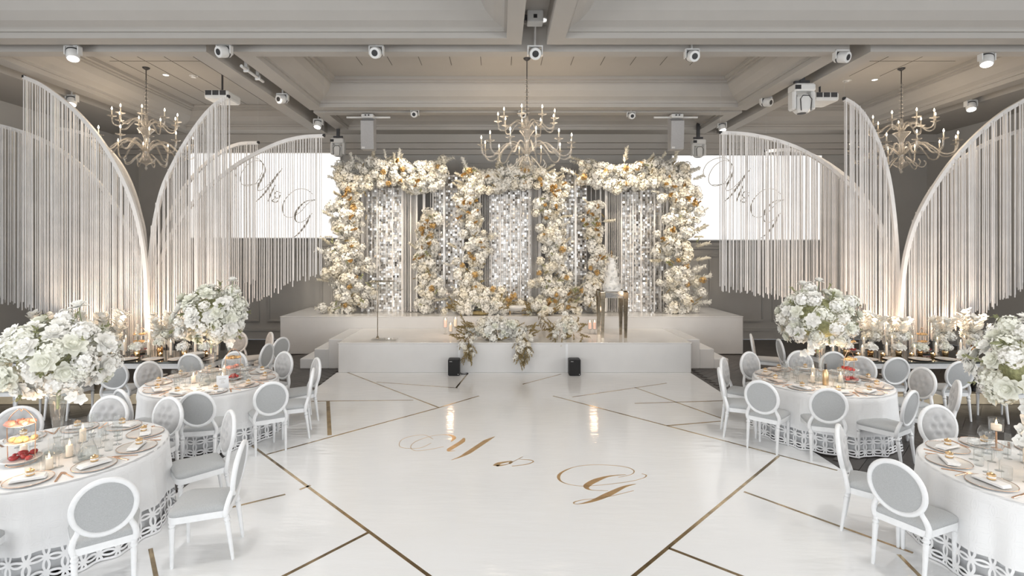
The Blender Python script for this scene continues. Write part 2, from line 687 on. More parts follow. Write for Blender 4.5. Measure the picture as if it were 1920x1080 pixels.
def mould_frame(x0, x1, z0, z1, w=0.07, d=0.035, y=YB):
    m = MB()
    for (a, b, c, e) in ((x0, x1, z0, z0 + w), (x0, x1, z1 - w, z1), (x0, x0 + w, z0 + w, z1 - w), (x1 - w, x1, z0 + w, z1 - w)):
        m.box(a, b, y - d, y, c, e)
        s = w * .28
        m.box(a + s if b - a > w * 1.5 else a + s, b - s, y - d - .015, y - d, c + s, e - s)
    return m


bounds = [-11.0, -9.0, -7.1, -5.2, -3.3, -1.4, 0.5, 2.4, 4.3, 6.2, 8.1, 10.0, 11.9]
for a, b in zip(bounds[:-1], bounds[1:]):
    struct('panel_moulding', mould_frame(a + .12, b - .12, 0.52, 2.55), M_WALL, wall_back)
    struct('panel_moulding', mould_frame(a + .12, b - .12, 3.15, 5.35), M_WALL, wall_back)
struct('baseboard_back', MB().box(XL, XR, YB - .05, YB, 0, 0.25).box(XL, XR, YB - .075, YB, 0.25, 0.31), M_WALL)
struct('trim_1', MB().box(XL, XR, YB - .06, YB, 2.72, 2.80).box(XL, XR, YB - .09, YB, 2.80, 2.90), M_WALL)
struct('trim_2', MB().box(XL, XR, YB - .10, YB, 5.55, 5.70).box(XL, XR, YB - .22, YB, 5.70, 5.86).box(XL, XR, YB - .34, YB, 5.86, 6.1), M_PAINT)
struct('baseboard_left', MB().box(XL, XL + .05, 0, YB, 0, 0.25), M_WALL)
struct('baseboard_right', MB().box(XR - .05, XR, 0, YB, 0, 0.25), M_WALL)

# coffered ceiling: grid cells, some open (coffers), some raised (lighting grooves)
coffers = [(-9.0, .12, 3.0, 8.4), (1.07, 10.4, 3.0, 8.4), (-9.0, .12, -4.5, 1.8), (1.07, 10.4, -4.5, 1.8),
           (-4.3, 5.7, 9.2, 12.45), (-4.3, 5.7, 13.2, 14.8),
           (-8.9, -5.4, 9.2, 14.8), (6.7, 10.4, 9.2, 14.8)]
grooves = [(XL, XR, 8.66, 8.97), (-5.05, -4.62, 8.97, 15.3), (6.04, 6.40, 8.97, 15.3), (-4.62, 6.04, 12.72, 12.95),
           (-9.6, -9.2, 8.97, 15.3), (10.7, 11.1, 8.97, 15.3), (.37, .79, -4.5, 8.66)]
xs = sorted({XL, XR} | {c[i] for c in coffers + grooves for i in (0, 1)})
ys = sorted({-7.0, YB} | {c[i] for c in coffers + grooves for i in (2, 3)})
cm = MB()
cm.box(XL, XR, -7, YB, ZF, ZF + .2)
for x0, x1 in zip(xs[:-1], xs[1:]):
    for y0, y1 in zip(ys[:-1], ys[1:]):
        mx, my = (x0 + x1) / 2, (y0 + y1) / 2
        if any(c[0] < mx < c[1] and c[2] < my < c[3] for c in coffers):
            continue
        g = any(c[0] < mx < c[1] and c[2] < my < c[3] for c in grooves)
        cm.box(x0, x1, y0, y1, Z0 + (GD if g else 0), ZF)
ceiling = struct('ceiling', cm, M_PAINT)
for k, (x0, x1, y0, y1) in enumerate(coffers):
    m = MB()
    prof = [(0, .09), (.045, .09), (.045, .13), (.075, .15), (.20, .20), (.33, .30), (.40, .42), (.40, .455), (.46, .455), (.46, .49), (.54, .49), (.54, ZF - Z0 + .01)]
    vs_, fs_ = [], []
    for w, dz in prof:
        vs_ += [(x0 + w, y0 + w, Z0 + dz), (x1 - w, y0 + w, Z0 + dz), (x1 - w, y1 - w, Z0 + dz), (x0 + w, y1 - w, Z0 + dz)]
    for i in range(len(prof) - 1):
        for j in range(4):
            k2 = (j + 1) % 4
            fs_.append((i * 4 + j, i * 4 + 4 + j, i * 4 + 4 + k2, i * 4 + k2))
    m.add(vs_, fs_)
    struct('trim_%d' % (k + 3), m, M_PAINT)
# seams of the ceiling boards
for i in range(12):
    x = -2.95 + i * .64
    struct('ceiling_seam', MB().box(x, x + .012, 10.35, 11.2, ZF - .004, ZF + .01), M_SEAM, ceiling)
for x in (-8.0, -7.45, -6.9, -6.3):
    struct('ceiling_seam', MB().box(x, x + .012, 9.8, 14.2, ZF - .004, ZF + .01), M_SEAM, ceiling)
for y in (10.3, 10.95):
    struct('ceiling_seam', MB().box(-8.2, -6.1, y, y + .012, ZF - .004, ZF + .01), M_SEAM, ceiling)
    struct('ceiling_seam', MB().box(7.4, 9.6, y, y + .012, ZF - .004, ZF + .01), M_SEAM, ceiling)
for x in (7.4, 8.0, 8.7):
    struct('ceiling_seam', MB().box(x, x + .012, 9.8, 11.9, ZF - .004, ZF + .01), M_SEAM, ceiling)

# ------------------------------------------------------------------ dance floor, gold strips, monogram
DX0, DX1, DY0, DY1 = -3.55, 4.17, -1.5, 11.37
dance = thing('dance_floor', 'glossy white dance floor with gold strips and a gold script monogram', 'dance floor')
obj('floor_sheet', MB().box(DX0, DX1, DY0, DY1, 0.0, 0.006).mesh('floor_sheet', M_DANCE), dance)


def ribbon(pts3, widths, nrm, thick=0.002):
    """flat band through 3D points; width measured in the plane with normal nrm"""
    m = MB()
    nrm = Vector(nrm)
    P = [Vector(p) for p in pts3]
    vs = []
    for i, p in enumerate(P):
        t = (P[min(i + 1, len(P) - 1)] - P[max(i - 1, 0)])
        if t.length < 1e-9:
            t = Vector((1, 0, 0))
        t.normalize()
        s = t.cross(nrm).normalized() * widths[i] * .5
        vs += [tuple(p - s), tuple(p + s), tuple(p + s + nrm * thick), tuple(p - s + nrm * thick)]
    fs = []
    for i in range(len(P) - 1):
        a, b = i * 4, i * 4 + 4
        for j in range(4):
            k = (j + 1) % 4
            fs.append((a + j, a + k, b + k, b + j))
    n = (len(P) - 1) * 4
    fs += [(3, 2, 1, 0), (n, n + 1, n + 2, n + 3)]
    return m.add(vs, fs)


strips = [((830, 1100), (464, 830)), ((690, 1000), (500, 1098)), ((1168, 1098), (1460, 856)), ((1254, 1029), (1440, 1101)),
          ((1037, 743), (1570, 883)), ((1395, 923), (1712, 1038)), ((1685, 1041), (1735, 1092)), ((353, 972), (535, 928)),
          ((500, 853), (823, 765)), ((823, 765), (898, 743)), ((652, 699), (823, 765)), ((584, 753), (775, 751)),
          ((615, 753), (618, 817)), ((1073, 745), (1250, 719)), ((1190, 727), (1358, 787)), ((1250, 799), (1357, 790)),
          ((1190, 757), (1360, 752)), ((877, 701), (855, 728)), ((282, 1030), (295, 1095)), ((562, 919), (582, 911)), ((706, 717), (858, 728)), ((980, 721), (1052, 702))]
for a, b in strips:
    A, B = Vector(G(*a)), Vector(G(*b))
    A.z = B.z = 0.006
    w = 0.034 if (a, b) != ((615, 753), (618, 817)) else 0.06
    obj('gold_strip', ribbon([A, B], [w, w], (0, 0, 1), 0.0012).mesh('gold_strip', M_GOLD), dance)


def stroke_floor(pts, wmin, wmax):
    """pts in the 3x close-up of the floor: (x, y, weight 0..1)"""
    q = catmull(pts, 7)
    P = [Vector(G(640 + x / 3, 720 + y / 3)) for x, y, w in q]
    for p in P:
        p.z = 0.006
    return ribbon(P, [wmin + (wmax - wmin) * max(0, min(1, w)) for x, y, w in q], (0, 0, 1), 0.0012)


FL = [
    ('letter_y', [[(515, 312, 0), (470, 290, 0), (400, 295, 0), (342, 315, 0), (325, 345, 0), (350, 362, 0), (440, 363, 0), (505, 335, 0)],
                  [(575, 355, 0), (500, 370, 0), (420, 378, 0), (390, 358, 0), (415, 328, 0), (490, 300, 0), (560, 288, 0), (615, 291, .4), (635, 306, .7), (618, 326, .1)],
                  [(690, 306, .2), (680, 325, 1), (645, 348, 1), (612, 368, 1), (604, 380, .3), (640, 378, 0)],
                  [(863, 298, 0), (815, 322, 1), (765, 355, 1), (715, 388, 1), (670, 412, .4), (620, 430, 0)]]),
    ('ampersand', [[(868, 464, 1), (885, 450, .8), (930, 441, .4), (956, 440, .5), (945, 452, .3)],
                   [(872, 463, .6), (930, 455, .1), (985, 430, 0), (1020, 412, 0), (1000, 425, 0), (1060, 430, .1), (1080, 440, .1), (1040, 455, .1), (960, 465, .1)]]),
    ('letter_g', [[(1560, 528, 0), (1630, 512, 0), (1645, 490, .1), (1590, 468, .05), (1450, 457, 0), (1330, 466, 0), (1250, 494, .25), (1222, 525, .45), (1245, 556, .1), (1330, 576, 0), (1430, 574, 0), (1600, 555, 0), (1690, 535, 0), (1716, 518, .1), (1690, 507, 0)],
                  [(1600, 512, 0), (1500, 523, .35), (1425, 548, 1), (1382, 574, 1), (1384, 591, .5), (1420, 601, 0), (1500, 604, 0)],
                  [(1655, 566, 0), (1590, 582, .5), (1500, 625, 1), (1410, 662, .5), (1330, 679, 0), (1308, 670, .1), (1360, 655, 0), (1480, 642, 0), (1645, 603, 0)]]),
]
for nm, sts in FL:
    m = MB()
    for s in sts:
        m.merge(stroke_floor(s, 0.008, 0.078))
    obj(nm, m.mesh(nm, M_GOLDSAT), dance)

# ------------------------------------------------------------------ stage
SX0, SX1, SY0, SY1, SZ = -3.52, 4.2, 11.37, 13.41, 0.66
st = thing('stage', 'low white front stage with glossy top under the flower backdrop', 'stage', (0.34, 12.4, 0))
def ob_abs(name, mb, mat, parent, smooth=False):
    """part given in world coordinates under an unrotated parent"""
    L = parent.location
    o = obj(name, mb.mesh(name, mat, smooth), parent, (-L[0], -L[1], -L[2]))
    return o
ob_abs('stage_body', MB().bbox(SX0, SX1, SY0, SY1, 0, SZ - .02, .012), M_WHITE, st)
ob_abs('stage_top', MB().bbox(SX0 - .01, SX1 + .01, SY0 - .01, SY1, SZ - .02, SZ, .006), M_STAGETOP, st)
for x in (-.90, 1.45):
    ob_abs('panel_joint', MB().box(x, x + .05, SY0 - .004, SY0 + .002, 0.01, SZ - .03), M_FRAME, st)
up = thing('stage_platform', 'tall wide white platform behind the front stage', 'stage', (0.33, 14.5, 0))
ob_abs('platform_body', MB().bbox(-5.65, 6.29, 13.42, 15.55, 0, .95, .012), M_WHITE, up)
ob_abs('platform_top', MB().bbox(-5.66, 6.30, 13.415, 15.55, .95, .97, .006), M_STAGETOP, up)


def steps(name, label, sgn, x):
    t = thing(name, label, 'steps', (x, 12.6, 0))
    for k, z in enumerate((.66, .44, .22)):
        a, b = x + sgn * (.015 + .325 * k), x + sgn * (.015 + .325 * (k + 1))
        ob_abs('step', MB().bbox(min(a, b), max(a, b), 11.78, 13.40, 0, z, .01), M_WHITE, t)


steps('stage_steps', 'white three-step stairs at the left end of the front stage', -1, SX0)
steps('stage_steps', 'white three-step stairs at the right end of the front stage', 1, SX1)

# ------------------------------------------------------------------ projection screens with script monogram
def stroke_wall(pts, x0, dx, Y, wmin, wmax):
    q = catmull(pts, 7)
    P = [Vector(D(1300 + x / 3.6 + dx, 180 + y / 3.6, Y)) for x, y, w in q]
    return ribbon(P, [wmin + (wmax - wmin) * max(0, min(1, w)) for x, y, w in q], (0, -1, 0), 0.004)


SG = [
    ('letter_y', [[(235, 585, 0), (190, 598, 0), (140, 608, 0), (106, 582, 0), (108, 530, 0), (145, 470, 0), (205, 436, 0), (252, 452, 0), (248, 520, 0), (205, 590, 0), (130, 600, 0)],
                  [(78, 552, 0), (68, 505, 0), (98, 452, 0), (160, 420, 0), (222, 422, 0), (262, 465, .2), (270, 505, .8), (250, 555, 1), (225, 605, .8), (222, 636, .2), (255, 630, 0), (310, 580, 0), (360, 515, 0)],
                  [(388, 488, 0), (345, 545, .6), (300, 610, 1), (255, 670, .7), (205, 716, 0)]]),
    ('ampersand', [[(338, 600, .2), (310, 660, .8), (290, 712, .2)],
                   [(378, 655, 0), (348, 645, .2), (332, 672, .3), (352, 690, .2), (374, 668, 0), (350, 715, .3), (318, 708, .3), (340, 690, 0)]]),
    ('letter_g', [[(590, 662, 0), (545, 630, 0), (480, 632, 0), (420, 680, .1), (390, 740, .4), (398, 802, .1), (445, 820, 0), (510, 780, 0), (565, 720, 0), (610, 702, 0)],
                  [(612, 700, 0), (545, 712, .3), (490, 765, 1), (472, 815, .8), (486, 850, .2), (530, 845, 0), (590, 790, 0)],
                  [(578, 798, .2), (548, 862, 1), (500, 925, .6), (455, 960, 0)]]),
]


def screen(label, x0, x1, z0, z1, dx):
    t = thing('projection_screen', label, 'screen', ((x0 + x1) / 2, YB - .12, z0))
    ob_abs('screen_sheet', MB().box(x0, x1, YB - .14, YB - .11, z0, z1), emissive('lit screen', (1.0, 0.995, 0.98), 0.95), t)
    ob_abs('screen_frame', MB().box(x0 - .03, x1 + .03, YB - .11, YB - .02, z0 - .03, z1 + .03), M_FIX, t)
    for nm, sts in SG:
        m = MB()
        for s in sts:
            m.merge(stroke_wall(s, 0, dx, YB - .141, 0.019, 0.06))
        ob_abs(nm, m, M_INK, t)


screen('white projection screen with script monogram, left of the flower backdrop', -9.28, -4.78, 3.06, 5.57, -878)
screen('white projection screen with script monogram, right of the flower backdrop', 5.20, 9.64, 3.00, 5.50, 0)

# ================================================================== FRINGE SAILS
def interp(pts, x):
    """y on a polyline of (x, y) at x"""
    p = sorted(pts)
    if x <= p[0][0]:
        return p[0][1]
    for (a, b), (c, d) in zip(p[:-1], p[1:]):
        if x <= c:
            return b + (d - b) * (x - a) / max(1e-6, c - a)
    return p[-1][1]


def sail(label, arch, bottom, Y, step, wid, hang=True, jitter=0.05):
    rnd = random.Random(int(Y * 100) + int(arch[0][0]))
    cur = catmull(arch, 8)
    bx = arch[-1][0]
    base = D(bx, 600, Y)
    t = thing('fringe_sail', label, 'decoration', (base[0], Y, 0.0))
    X0, Y0 = base[0], Y
    P = [D(x, y, Y) for x, y in cur]
    P.append((base[0], Y, 0.02))
    m = MB()
    band = [(p[0] - X0, p[1] - Y0, p[2]) for p in P]
    # flat band: width across the view, thin in depth
    vs, fs = [], []
    n = len(band)
    w = 0.036
    for i, p in enumerate(band):
        a, b = Vector(band[max(i - 1, 0)]), Vector(band[min(i + 1, n - 1)])
        tt = (b - a).normalized()
        s = tt.cross(Vector((0, 1, 0))).normalized() * w
        for sg, dy in ((-1, -.03), (1, -.03), (1, .03), (-1, .03)):
            q = Vector(p) + s * sg
            vs.append((q.x, q.y + dy, max(0.0, q.z)))
    for i in range(n - 1):
        for j in range(4):
            k = (j + 1) % 4
            fs.append((i * 4 + j, i * 4 + k, i * 4 + 4 + k, i * 4 + 4 + j))
    fs += [(3, 2, 1, 0), tuple((n - 1) * 4 + j for j in range(4))]
    m.add(vs, fs)
    obj('arch', m.mesh('arch', M_ARCH, True), t)
    obj('base_plate', MB().bbox(-.22, .22, -.22, .22, 0, .02, .008).mesh('base_plate', M_ARCH), t)
    # hanging cords, one slim square cord each
    s = MB()
    xs = [x for x, y in cur]
    x, x1 = min(xs), max(xs)
    acc = sorted(cur)
    while x <= x1:
        top = interp(acc, x)
        bot = interp(bottom, x) + rnd.uniform(-7, 7)
        if bot > top + 4:
            dy = rnd.uniform(-jitter, jitter)
            a, b = D(x, top, Y), D(x, bot, Y)
            r = wid * rnd.uniform(.7, 1.25)
            sw = rnd.uniform(-.012, .012)
            px, pz0, pz1 = a[0] - X0, max(.03, b[2]), a[2]
            n0 = len(s.v)
            s.add([(px - r + sw, dy - r, pz0), (px + r + sw, dy - r, pz0), (px + r + sw, dy + r, pz0), (px - r + sw, dy + r, pz0),
                   (px - r, dy - r, pz1), (px + r, dy - r, pz1), (px + r, dy + r, pz1), (px - r, dy + r, pz1)],
                  [(0, 1, 5, 4), (1, 2, 6, 5), (2, 3, 7, 6), (3, 0, 4, 7)])
        x += step * rnd.uniform(.65, 1.4)
    o = obj('cord_fringe', s.mesh('cord_fringe', M_CORD), t)
    o['kind'] = 'stuff'
    if hang:
        p = band[0]
        obj('hanging_wire', MB().tube([(p[0], p[1], p[2]), (p[0], p[1], Z0 + (0.0 if abs(p[0] + X0) > 9.6 else .5))], .0018, 4).mesh('hanging_wire', M_GRILL), t)
        obj('wire_clip', MB().bbox(p[0] - .03, p[0] + .03, -.03, .03, p[2] - .02, p[2] + .04).mesh('wire_clip', M_BLACK), t)
    return t


sail('wide white fringe sail at the left edge, nearest left wall, curving down to the right',
     [(-60, 226), (0, 236), (60, 254), (110, 280), (160, 318), (200, 362), (235, 420), (258, 480), (270, 540), (275, 640)],
     [(-60, 548), (0, 562), (70, 582), (140, 612), (200, 645), (275, 665)], 10.5, 1.7, .0062, jitter=.12)
sail('tallest white fringe sail on the left with its tip at the ceiling beam',
     [(45, 145), (75, 158), (105, 178), (140, 207), (175, 245), (205, 288), (232, 338), (252, 390), (266, 450), (274, 520), (277, 640)],
     [(45, 572), (100, 592), (160, 622), (220, 648), (277, 665)], 10.1, 3.0, .0068, jitter=.02)
sail('dense white fringe sail curving up to the right beside the left projector',
     [(428, 182), (405, 196), (380, 222), (350, 265), (325, 310), (305, 355), (292, 410), (284, 470), (280, 540), (279, 640)],
     [(428, 552), (400, 580), (360, 615), (320, 645), (279, 665)], 10.3, 1.75, .0062, jitter=.10)
sail('long white fringe sail sweeping across the left projection screen',
     [(607, 255), (570, 257), (530, 266), (490, 283), (450, 305), (410, 335), (370, 372), (340, 410), (315, 455), (295, 520), (283, 630)],
     [(607, 513), (575, 520), (540, 535), (500, 556), (460, 568), (420, 600), (350, 635), (283, 650)], 11.0, 4.4, .0075, jitter=.02)
sail('small low fringe sail seen through the left cords near the wall',
     [(107, 241), (150, 248), (185, 265), (220, 300), (245, 345), (262, 400), (272, 460), (277, 630)],
     [(107, 560), (180, 600), (277, 640)], 12.0, 3.2, .0065)
sail('small low fringe sail in front of the left projection screen, behind the long one',
     [(484, 268), (450, 270), (420, 282), (385, 308), (355, 340), (330, 380), (305, 440), (288, 520), (281, 630)],
     [(484, 520), (420, 555), (340, 610), (281, 640)], 12.1, 3.4, .0065)
sail('tall narrow white fringe sail beside the right projector',
     [(1583, 186), (1605, 200), (1625, 225), (1645, 265), (1660, 310), (1670, 360), (1678, 430), (1682, 500), (1684, 640)],
     [(1583, 548), (1610, 565), (1640, 600), (1684, 665)], 10.3, 1.6, .0062, jitter=.10)
sail('long white fringe sail sweeping across the right projection screen',
     [(1351, 249), (1400, 252), (1450, 262), (1500, 280), (1550, 310), (1595, 350), (1630, 390), (1655, 440), (1670, 500), (1681, 630)],
     [(1351, 541), (1400, 546), (1440, 555), (1500, 568), (1560, 590), (1620, 625), (1681, 650)], 11.0, 3.0, .0072, jitter=.05)
sail('tallest white fringe sail at the right edge curving down to the left',
     [(1975, 156), (1920, 188), (1880, 212), (1840, 245), (1800, 285), (1765, 330), (1735, 380), (1712, 430), (1697, 490), (1690, 560), (1688, 640)],
     [(1975, 515), (1920, 540), (1880, 562), (1840, 588), (1790, 612), (1740, 640), (1688, 665)], 10.1, 3.4, .0072, jitter=.05)
sail('lower white fringe sail at the right edge, behind the tallest one',
     [(1990, 226), (1920, 243), (1870, 260), (1830, 280), (1790, 310), (1755, 345), (1725, 395), (1705, 450), (1692, 520), (1688, 640)],
     [(1990, 500), (1920, 528), (1850, 575), (1770, 615), (1688, 660)], 10.6, 3.0, .0072, jitter=.1)
sail('small low fringe sail in front of the right projection screen, behind the long one',
     [(1436, 284), (1480, 281), (1520, 290), (1560, 312), (1600, 345), (1640, 400), (1665, 470), (1680, 630)],
     [(1436, 545), (1500, 560), (1600, 600), (1680, 640)], 12.1, 3.4, .0065)

# ================================================================== FLOWERS (meshes shared by all copies)
def fib(n, i):
    z = 1 - 2 * (i + .5) / n
    r = math.sqrt(max(0, 1 - z * z))
    a = i * 2.399963
    return Vector((r * math.cos(a), r * math.sin(a), z))


def petal_mb(l, w, cup, rows=3):
    """petal along +Y from the origin, cupped towards +Z"""
    m = MB()
    vs, fs = [], []
    for i in range(rows + 1):
        t = i / rows
        ww = w * math.sin(PI * (0.18 + 0.72 * t)) * .5
        y = l * t
        z = cup * t * t
        vs += [(-ww, y, z + abs(ww) * .25), (0, y, z), (ww, y, z + abs(ww) * .25)]
    for i in range(rows):
        a = i * 3
        fs += [(a, a + 1, a + 4, a + 3), (a + 1, a + 2, a + 5, a + 4)]
    return m.add(vs, fs)


def rose_mesh(name, mat, seed):
    r = random.Random(seed)
    m = MB()
    m.sphere((0, 0, .28), .34, 7, 4)
    for ring, (n, tilt, l, w, z) in enumerate(((4, 68, .55, .6, .16), (5, 48, .72, .72, .08), (6, 28, .88, .80, .02), (7, 8, 1.0, .85, -.04))):
        for k in range(n):
            p = petal_mb(l, w, l * (.10 if ring < 3 else -.12), 3)
            M = Matrix.Rotation(2 * PI * k / n + ring * .5 + r.uniform(-.2, .2), 4, 'Z') @ Matrix.Translation((0, .06, z)) @ Matrix.Rotation(math.radians(tilt + r.uniform(-8, 8)), 4, 'X')
            m.merge(p, M)
    return m.mesh(name, mat, 'all')


def cluster_mesh(name, mat, seed, n=30, full=.62, pet=.36):
    """hydrangea or cherry-blossom head: four-petal florets all over a ball"""
    r = random.Random(seed)
    m = MB()
    m.sphere((0, 0, 0), .62, 8, 5)
    for i in range(n):
        d = fib(n, i)
        if d.z < -full:
            continue
        d = (d + Vector((r.uniform(-.14, .14), r.uniform(-.14, .14), r.uniform(-.14, .14)))).normalized()
        R = d.to_track_quat('Z', 'Y').to_matrix().to_4x4()
        base = d * r.uniform(.72, .98)
        spin = r.uniform(0, PI)
        for k in range(4):
            a = spin + k * PI / 2
            l = pet * r.uniform(.85, 1.15)
            q = [Vector((0, 0, 0)), Vector((.5 * l, -.42 * l, .12 * l)), Vector((l, 0, .22 * l)), Vector((.5 * l, .42 * l, .12 * l))]
            T = Matrix.Translation(base) @ R @ Matrix.Rotation(a, 4, 'Z')
            m.add([tuple(T @ p) for p in q], [(0, 1, 2, 3)])
    return m.mesh(name, mat)


def orchid_mesh(name, mat, seed):
    m = MB()
    for k in range(5):
        m.merge(petal_mb(1.0 if k % 2 else .9, .8, .15, 3), Matrix.Rotation(2 * PI * k / 5, 4, 'Z') @ Matrix.Rotation(.25, 4, 'X'))
    m.sphere((0, -.05, .15), .18, 6, 4)
    return m.mesh(name, mat, 'all')


def sprig_mesh(name, mat, seed, n=14, leaf=.26, wide=.5):
    """branch along +Z with small leaves"""
    r = random.Random(seed)
    m = MB().tube([(0, 0, 0), (.03, .02, .5), (-.02, .05, 1)], .012, 4)
    for i in range(n):
        t = .15 + .85 * i / n
        a = i * 2.4 + r.uniform(-.4, .4)
        M = Matrix.Translation((0, .04 * t, t)) @ Matrix.Rotation(a, 4, 'Z') @ Matrix.Rotation(r.uniform(.3, 1.0), 4, 'X')
        m.merge(petal_mb(leaf * r.uniform(.7, 1.2), leaf * wide, .03, 2), M)
    return m.mesh(name, mat)


ROSE = [rose_mesh('rose', M_PETALW, 1), rose_mesh('rose', M_PETALG, 2), rose_mesh('rose', M_PETALW, 3)]
CLUS = [cluster_mesh('blossom_head', M_PETAL, 4, 34), cluster_mesh('blossom_head', M_PETAL, 5, 28, pet=.42), cluster_mesh('blossom_head', M_PETALC, 6, 32)]
HYDR = [cluster_mesh('hydrangea', M_PETALW, 7, 60, .7, .26), cluster_mesh('hydrangea', M_PETALG, 8, 60, .7, .26)]
SPIKE = [sprig_mesh('flower_spike', M_PETAL, 9, 34, .24, .75), sprig_mesh('flower_spike', M_PETALC, 10, 40, .22, .75)]
ORCH = orchid_mesh('orchid', M_PETALW, 11)
SPRIG = [sprig_mesh('leaf_sprig', M_FOLI, 12), sprig_mesh('leaf_sprig', M_LEAF, 13, 10, .34)]
OSPRIG = [sprig_mesh('gold_sprig', M_OLIVE, 14, 18, .2), sprig_mesh('gold_sprig', M_OLIVE, 15, 22, .17)]
ASPRIG = sprig_mesh('amber_sprig', M_AMBER, 17, 26, .26, .7)
AMB = [cluster_mesh('amber_blossom', M_AMBER, 16, 18, .6, .5)]


def face_dir(d, roll=0.0):
    return (Vector(d).to_track_quat('Z', 'Y') @ Matrix.Rotation(roll, 3, 'Z').to_quaternion()).to_euler()


def bloom(parent, mesh, p, d, s, rnd):
    return obj(mesh.name.split('.')[0], mesh, parent, p, face_dir(d, rnd.uniform(0, 6.28)), s)


# ================================================================== FLOWER BACKDROP
BY = 14.15                                     # plane of the flower gates
PZ = .97                                       # platform top


def px2(x, y, Y=BY):
    return D(x, y, Y)


def garland(name, label, cat, sampler, n, amb, spr, size, seed, group, spikes=(), frame=None):
    rnd = random.Random(seed)
    pts = [sampler(rnd) for _ in range(n)]
    c = px2(sum(p[0] for p in pts) / n, 588)
    t = thing(name, label, cat, (c[0], BY, PZ), group=group)
    o0 = Vector((c[0], BY, PZ))
    if frame:
        mb = frame()
        obj('support_frame', mb.xf(Matrix.Translation(-o0)).mesh('support_frame', M_CHARGER), t)
    for x, y in pts:
        w = Vector(px2(x, y, BY - rnd.uniform(-.12, .32))) - o0
        s = size * rnd.uniform(.7, 1.3)
        w.z = max(w.z, s * .55)
        d = (rnd.uniform(-.8, .8), -1, rnd.uniform(-.5, .8))
        bloom(t, rnd.choice(CLUS), w, d, s, rnd)
    for _ in range(amb):
        x, y = sampler(rnd)
        w = Vector(px2(x, y, BY - rnd.uniform(.24, .4))) - o0
        w.z = max(w.z, .1)
        bloom(t, AMB[0], w, (rnd.uniform(-.5, .5), -1, rnd.uniform(-.3, .5)), size * rnd.uniform(.45, .8), rnd)
    for _ in range(9 if 'tower' in name else 4):
        x, y = min((sampler(rnd) for _ in range(5 if 'tower' in name else 1)), key=lambda q: q[1])
        w = Vector(px2(x, y, BY - rnd.uniform(.2, .36))) - o0
        w.z = max(w.z, .2)
        bloom(t, ASPRIG, w, (rnd.uniform(-1, 1), -.8, rnd.uniform(-.8, .8)), rnd.uniform(.16, .26), rnd)
    for _ in range(spr):
        x, y = sampler(rnd)
        w = Vector(px2(x, y, BY - rnd.uniform(.15, .36))) - o0
        w.z = max(w.z, .15)
        bloom(t, rnd.choice(OSPRIG + SPRIG[:1]), w, (rnd.uniform(-1, 1), -.7, rnd.uniform(-.6, 1)), size * rnd.uniform(1.2, 2.0), rnd)
    cxm = sum(p[0] for p in pts) / n
    cym = sum(p[1] for p in pts) / n
    for k in range(14 if n > 130 else 8):
        x, y = max((sampler(rnd) for _ in range(4)), key=lambda q: abs(q[0] - cxm) * .6 + (cym - q[1]) * (1.6 if 'header' in name else .2))
        w = Vector(px2(x, y, BY - rnd.uniform(0, .25))) - o0
        w.z = max(w.z, .12)
        bloom(t, rnd.choice(SPIKE), w, ((x - cxm) * .03 + rnd.uniform(-.5, .5), rnd.uniform(-.5, 0), 1 if 'header' in name else rnd.uniform(-.3, .8)), rnd.uniform(.22, .36), rnd)
    for x, y, dx, dz in spikes:
        w = Vector(px2(x, y + 8, BY - rnd.uniform(.0, .25))) - o0
        bloom(t, rnd.choice(SPIKE), w, (dx, rnd.uniform(-.3, .1), dz), rnd.uniform(.34, .5), rnd)
    return t


def rect_s(x0, x1, y0, y1, wav=6):
    def f(r):
        x = r.uniform(x0, x1)
        k = math.sin(x * .05) * wav
        return x, r.uniform(y0 + k, y1 + k)
    return f


def col_s(x, hw0, hw1, y0, y1):
    def f(r):
        t = r.random() ** .9
        y = y0 + (y1 - y0) * t
        hw = hw0 + (hw1 - hw0) * t
        return x + max(-1.3, min(1.3, r.gauss(0, .55))) * hw + math.sin(y * .045 + x) * 6, y
    return f


def gate_frame(xa, xb, ytop):
    def f():
        m = MB()
        a, b = px2(xa, ytop), px2(xb, ytop)
        for p in (a, b):
            m.bbox(p[0] - .03, p[0] + .03, BY + .05, BY + .11, PZ, p[2], .005)
        m.bbox(a[0] - .03, b[0] + .03, BY + .05, BY + .11, a[2], a[2] + .06, .005)
        return m
    return f


gr = 'cream flower garlands of the backdrop'
garland('flower_header', 'cream blossom header over the left gate of the flower backdrop', 'flowers', rect_s(632, 832, 303, 352), 210, 6, 12, .122, 21, gr,
        [(665, 305, -.3, 1), (700, 300, .1, 1), (745, 300, .2, 1), (640, 330, -1, .3)], gate_frame(650, 832, 330))
garland('flower_header', 'cream blossom header over the middle gate of the flower backdrop, under chandelier', 'flowers', rect_s(873, 1044, 318, 354), 175, 6, 12, .122, 22, gr,
        [(880, 318, -.4, 1), (930, 315, .2, 1)], gate_frame(868, 1050, 335))
garland('flower_header', 'cream blossom header over the right gate of the flower backdrop', 'flowers', rect_s(1085, 1292, 308, 352), 215, 6, 12, .122, 23, gr,
        [(1085, 320, -1, .4), (1170, 300, .2, 1), (1260, 305, .3, 1)], gate_frame(1080, 1285, 330))
cg = 'cream flower columns of the backdrop'
garland('flower_tower', 'leftmost cream flower column of the backdrop, beside the left screen', 'flowers', col_s(650, 26, 36, 352, 585), 200, 6, 26, .128, 24, cg,
        [(628, 470, -1, .3), (622, 520, -1, .2), (630, 400, -1, .5), (618, 575, -1, .2)])
garland('flower_tower', 'slim cream flower column behind the candles, second from the left', 'flowers', col_s(800, 13, 22, 395, 585), 90, 5, 18, .13, 25, cg)
garland('flower_tower', 'cream flower column left of the middle sequin panel', 'flowers', col_s(886, 17, 30, 345, 580), 150, 6, 20, .12, 26, cg)
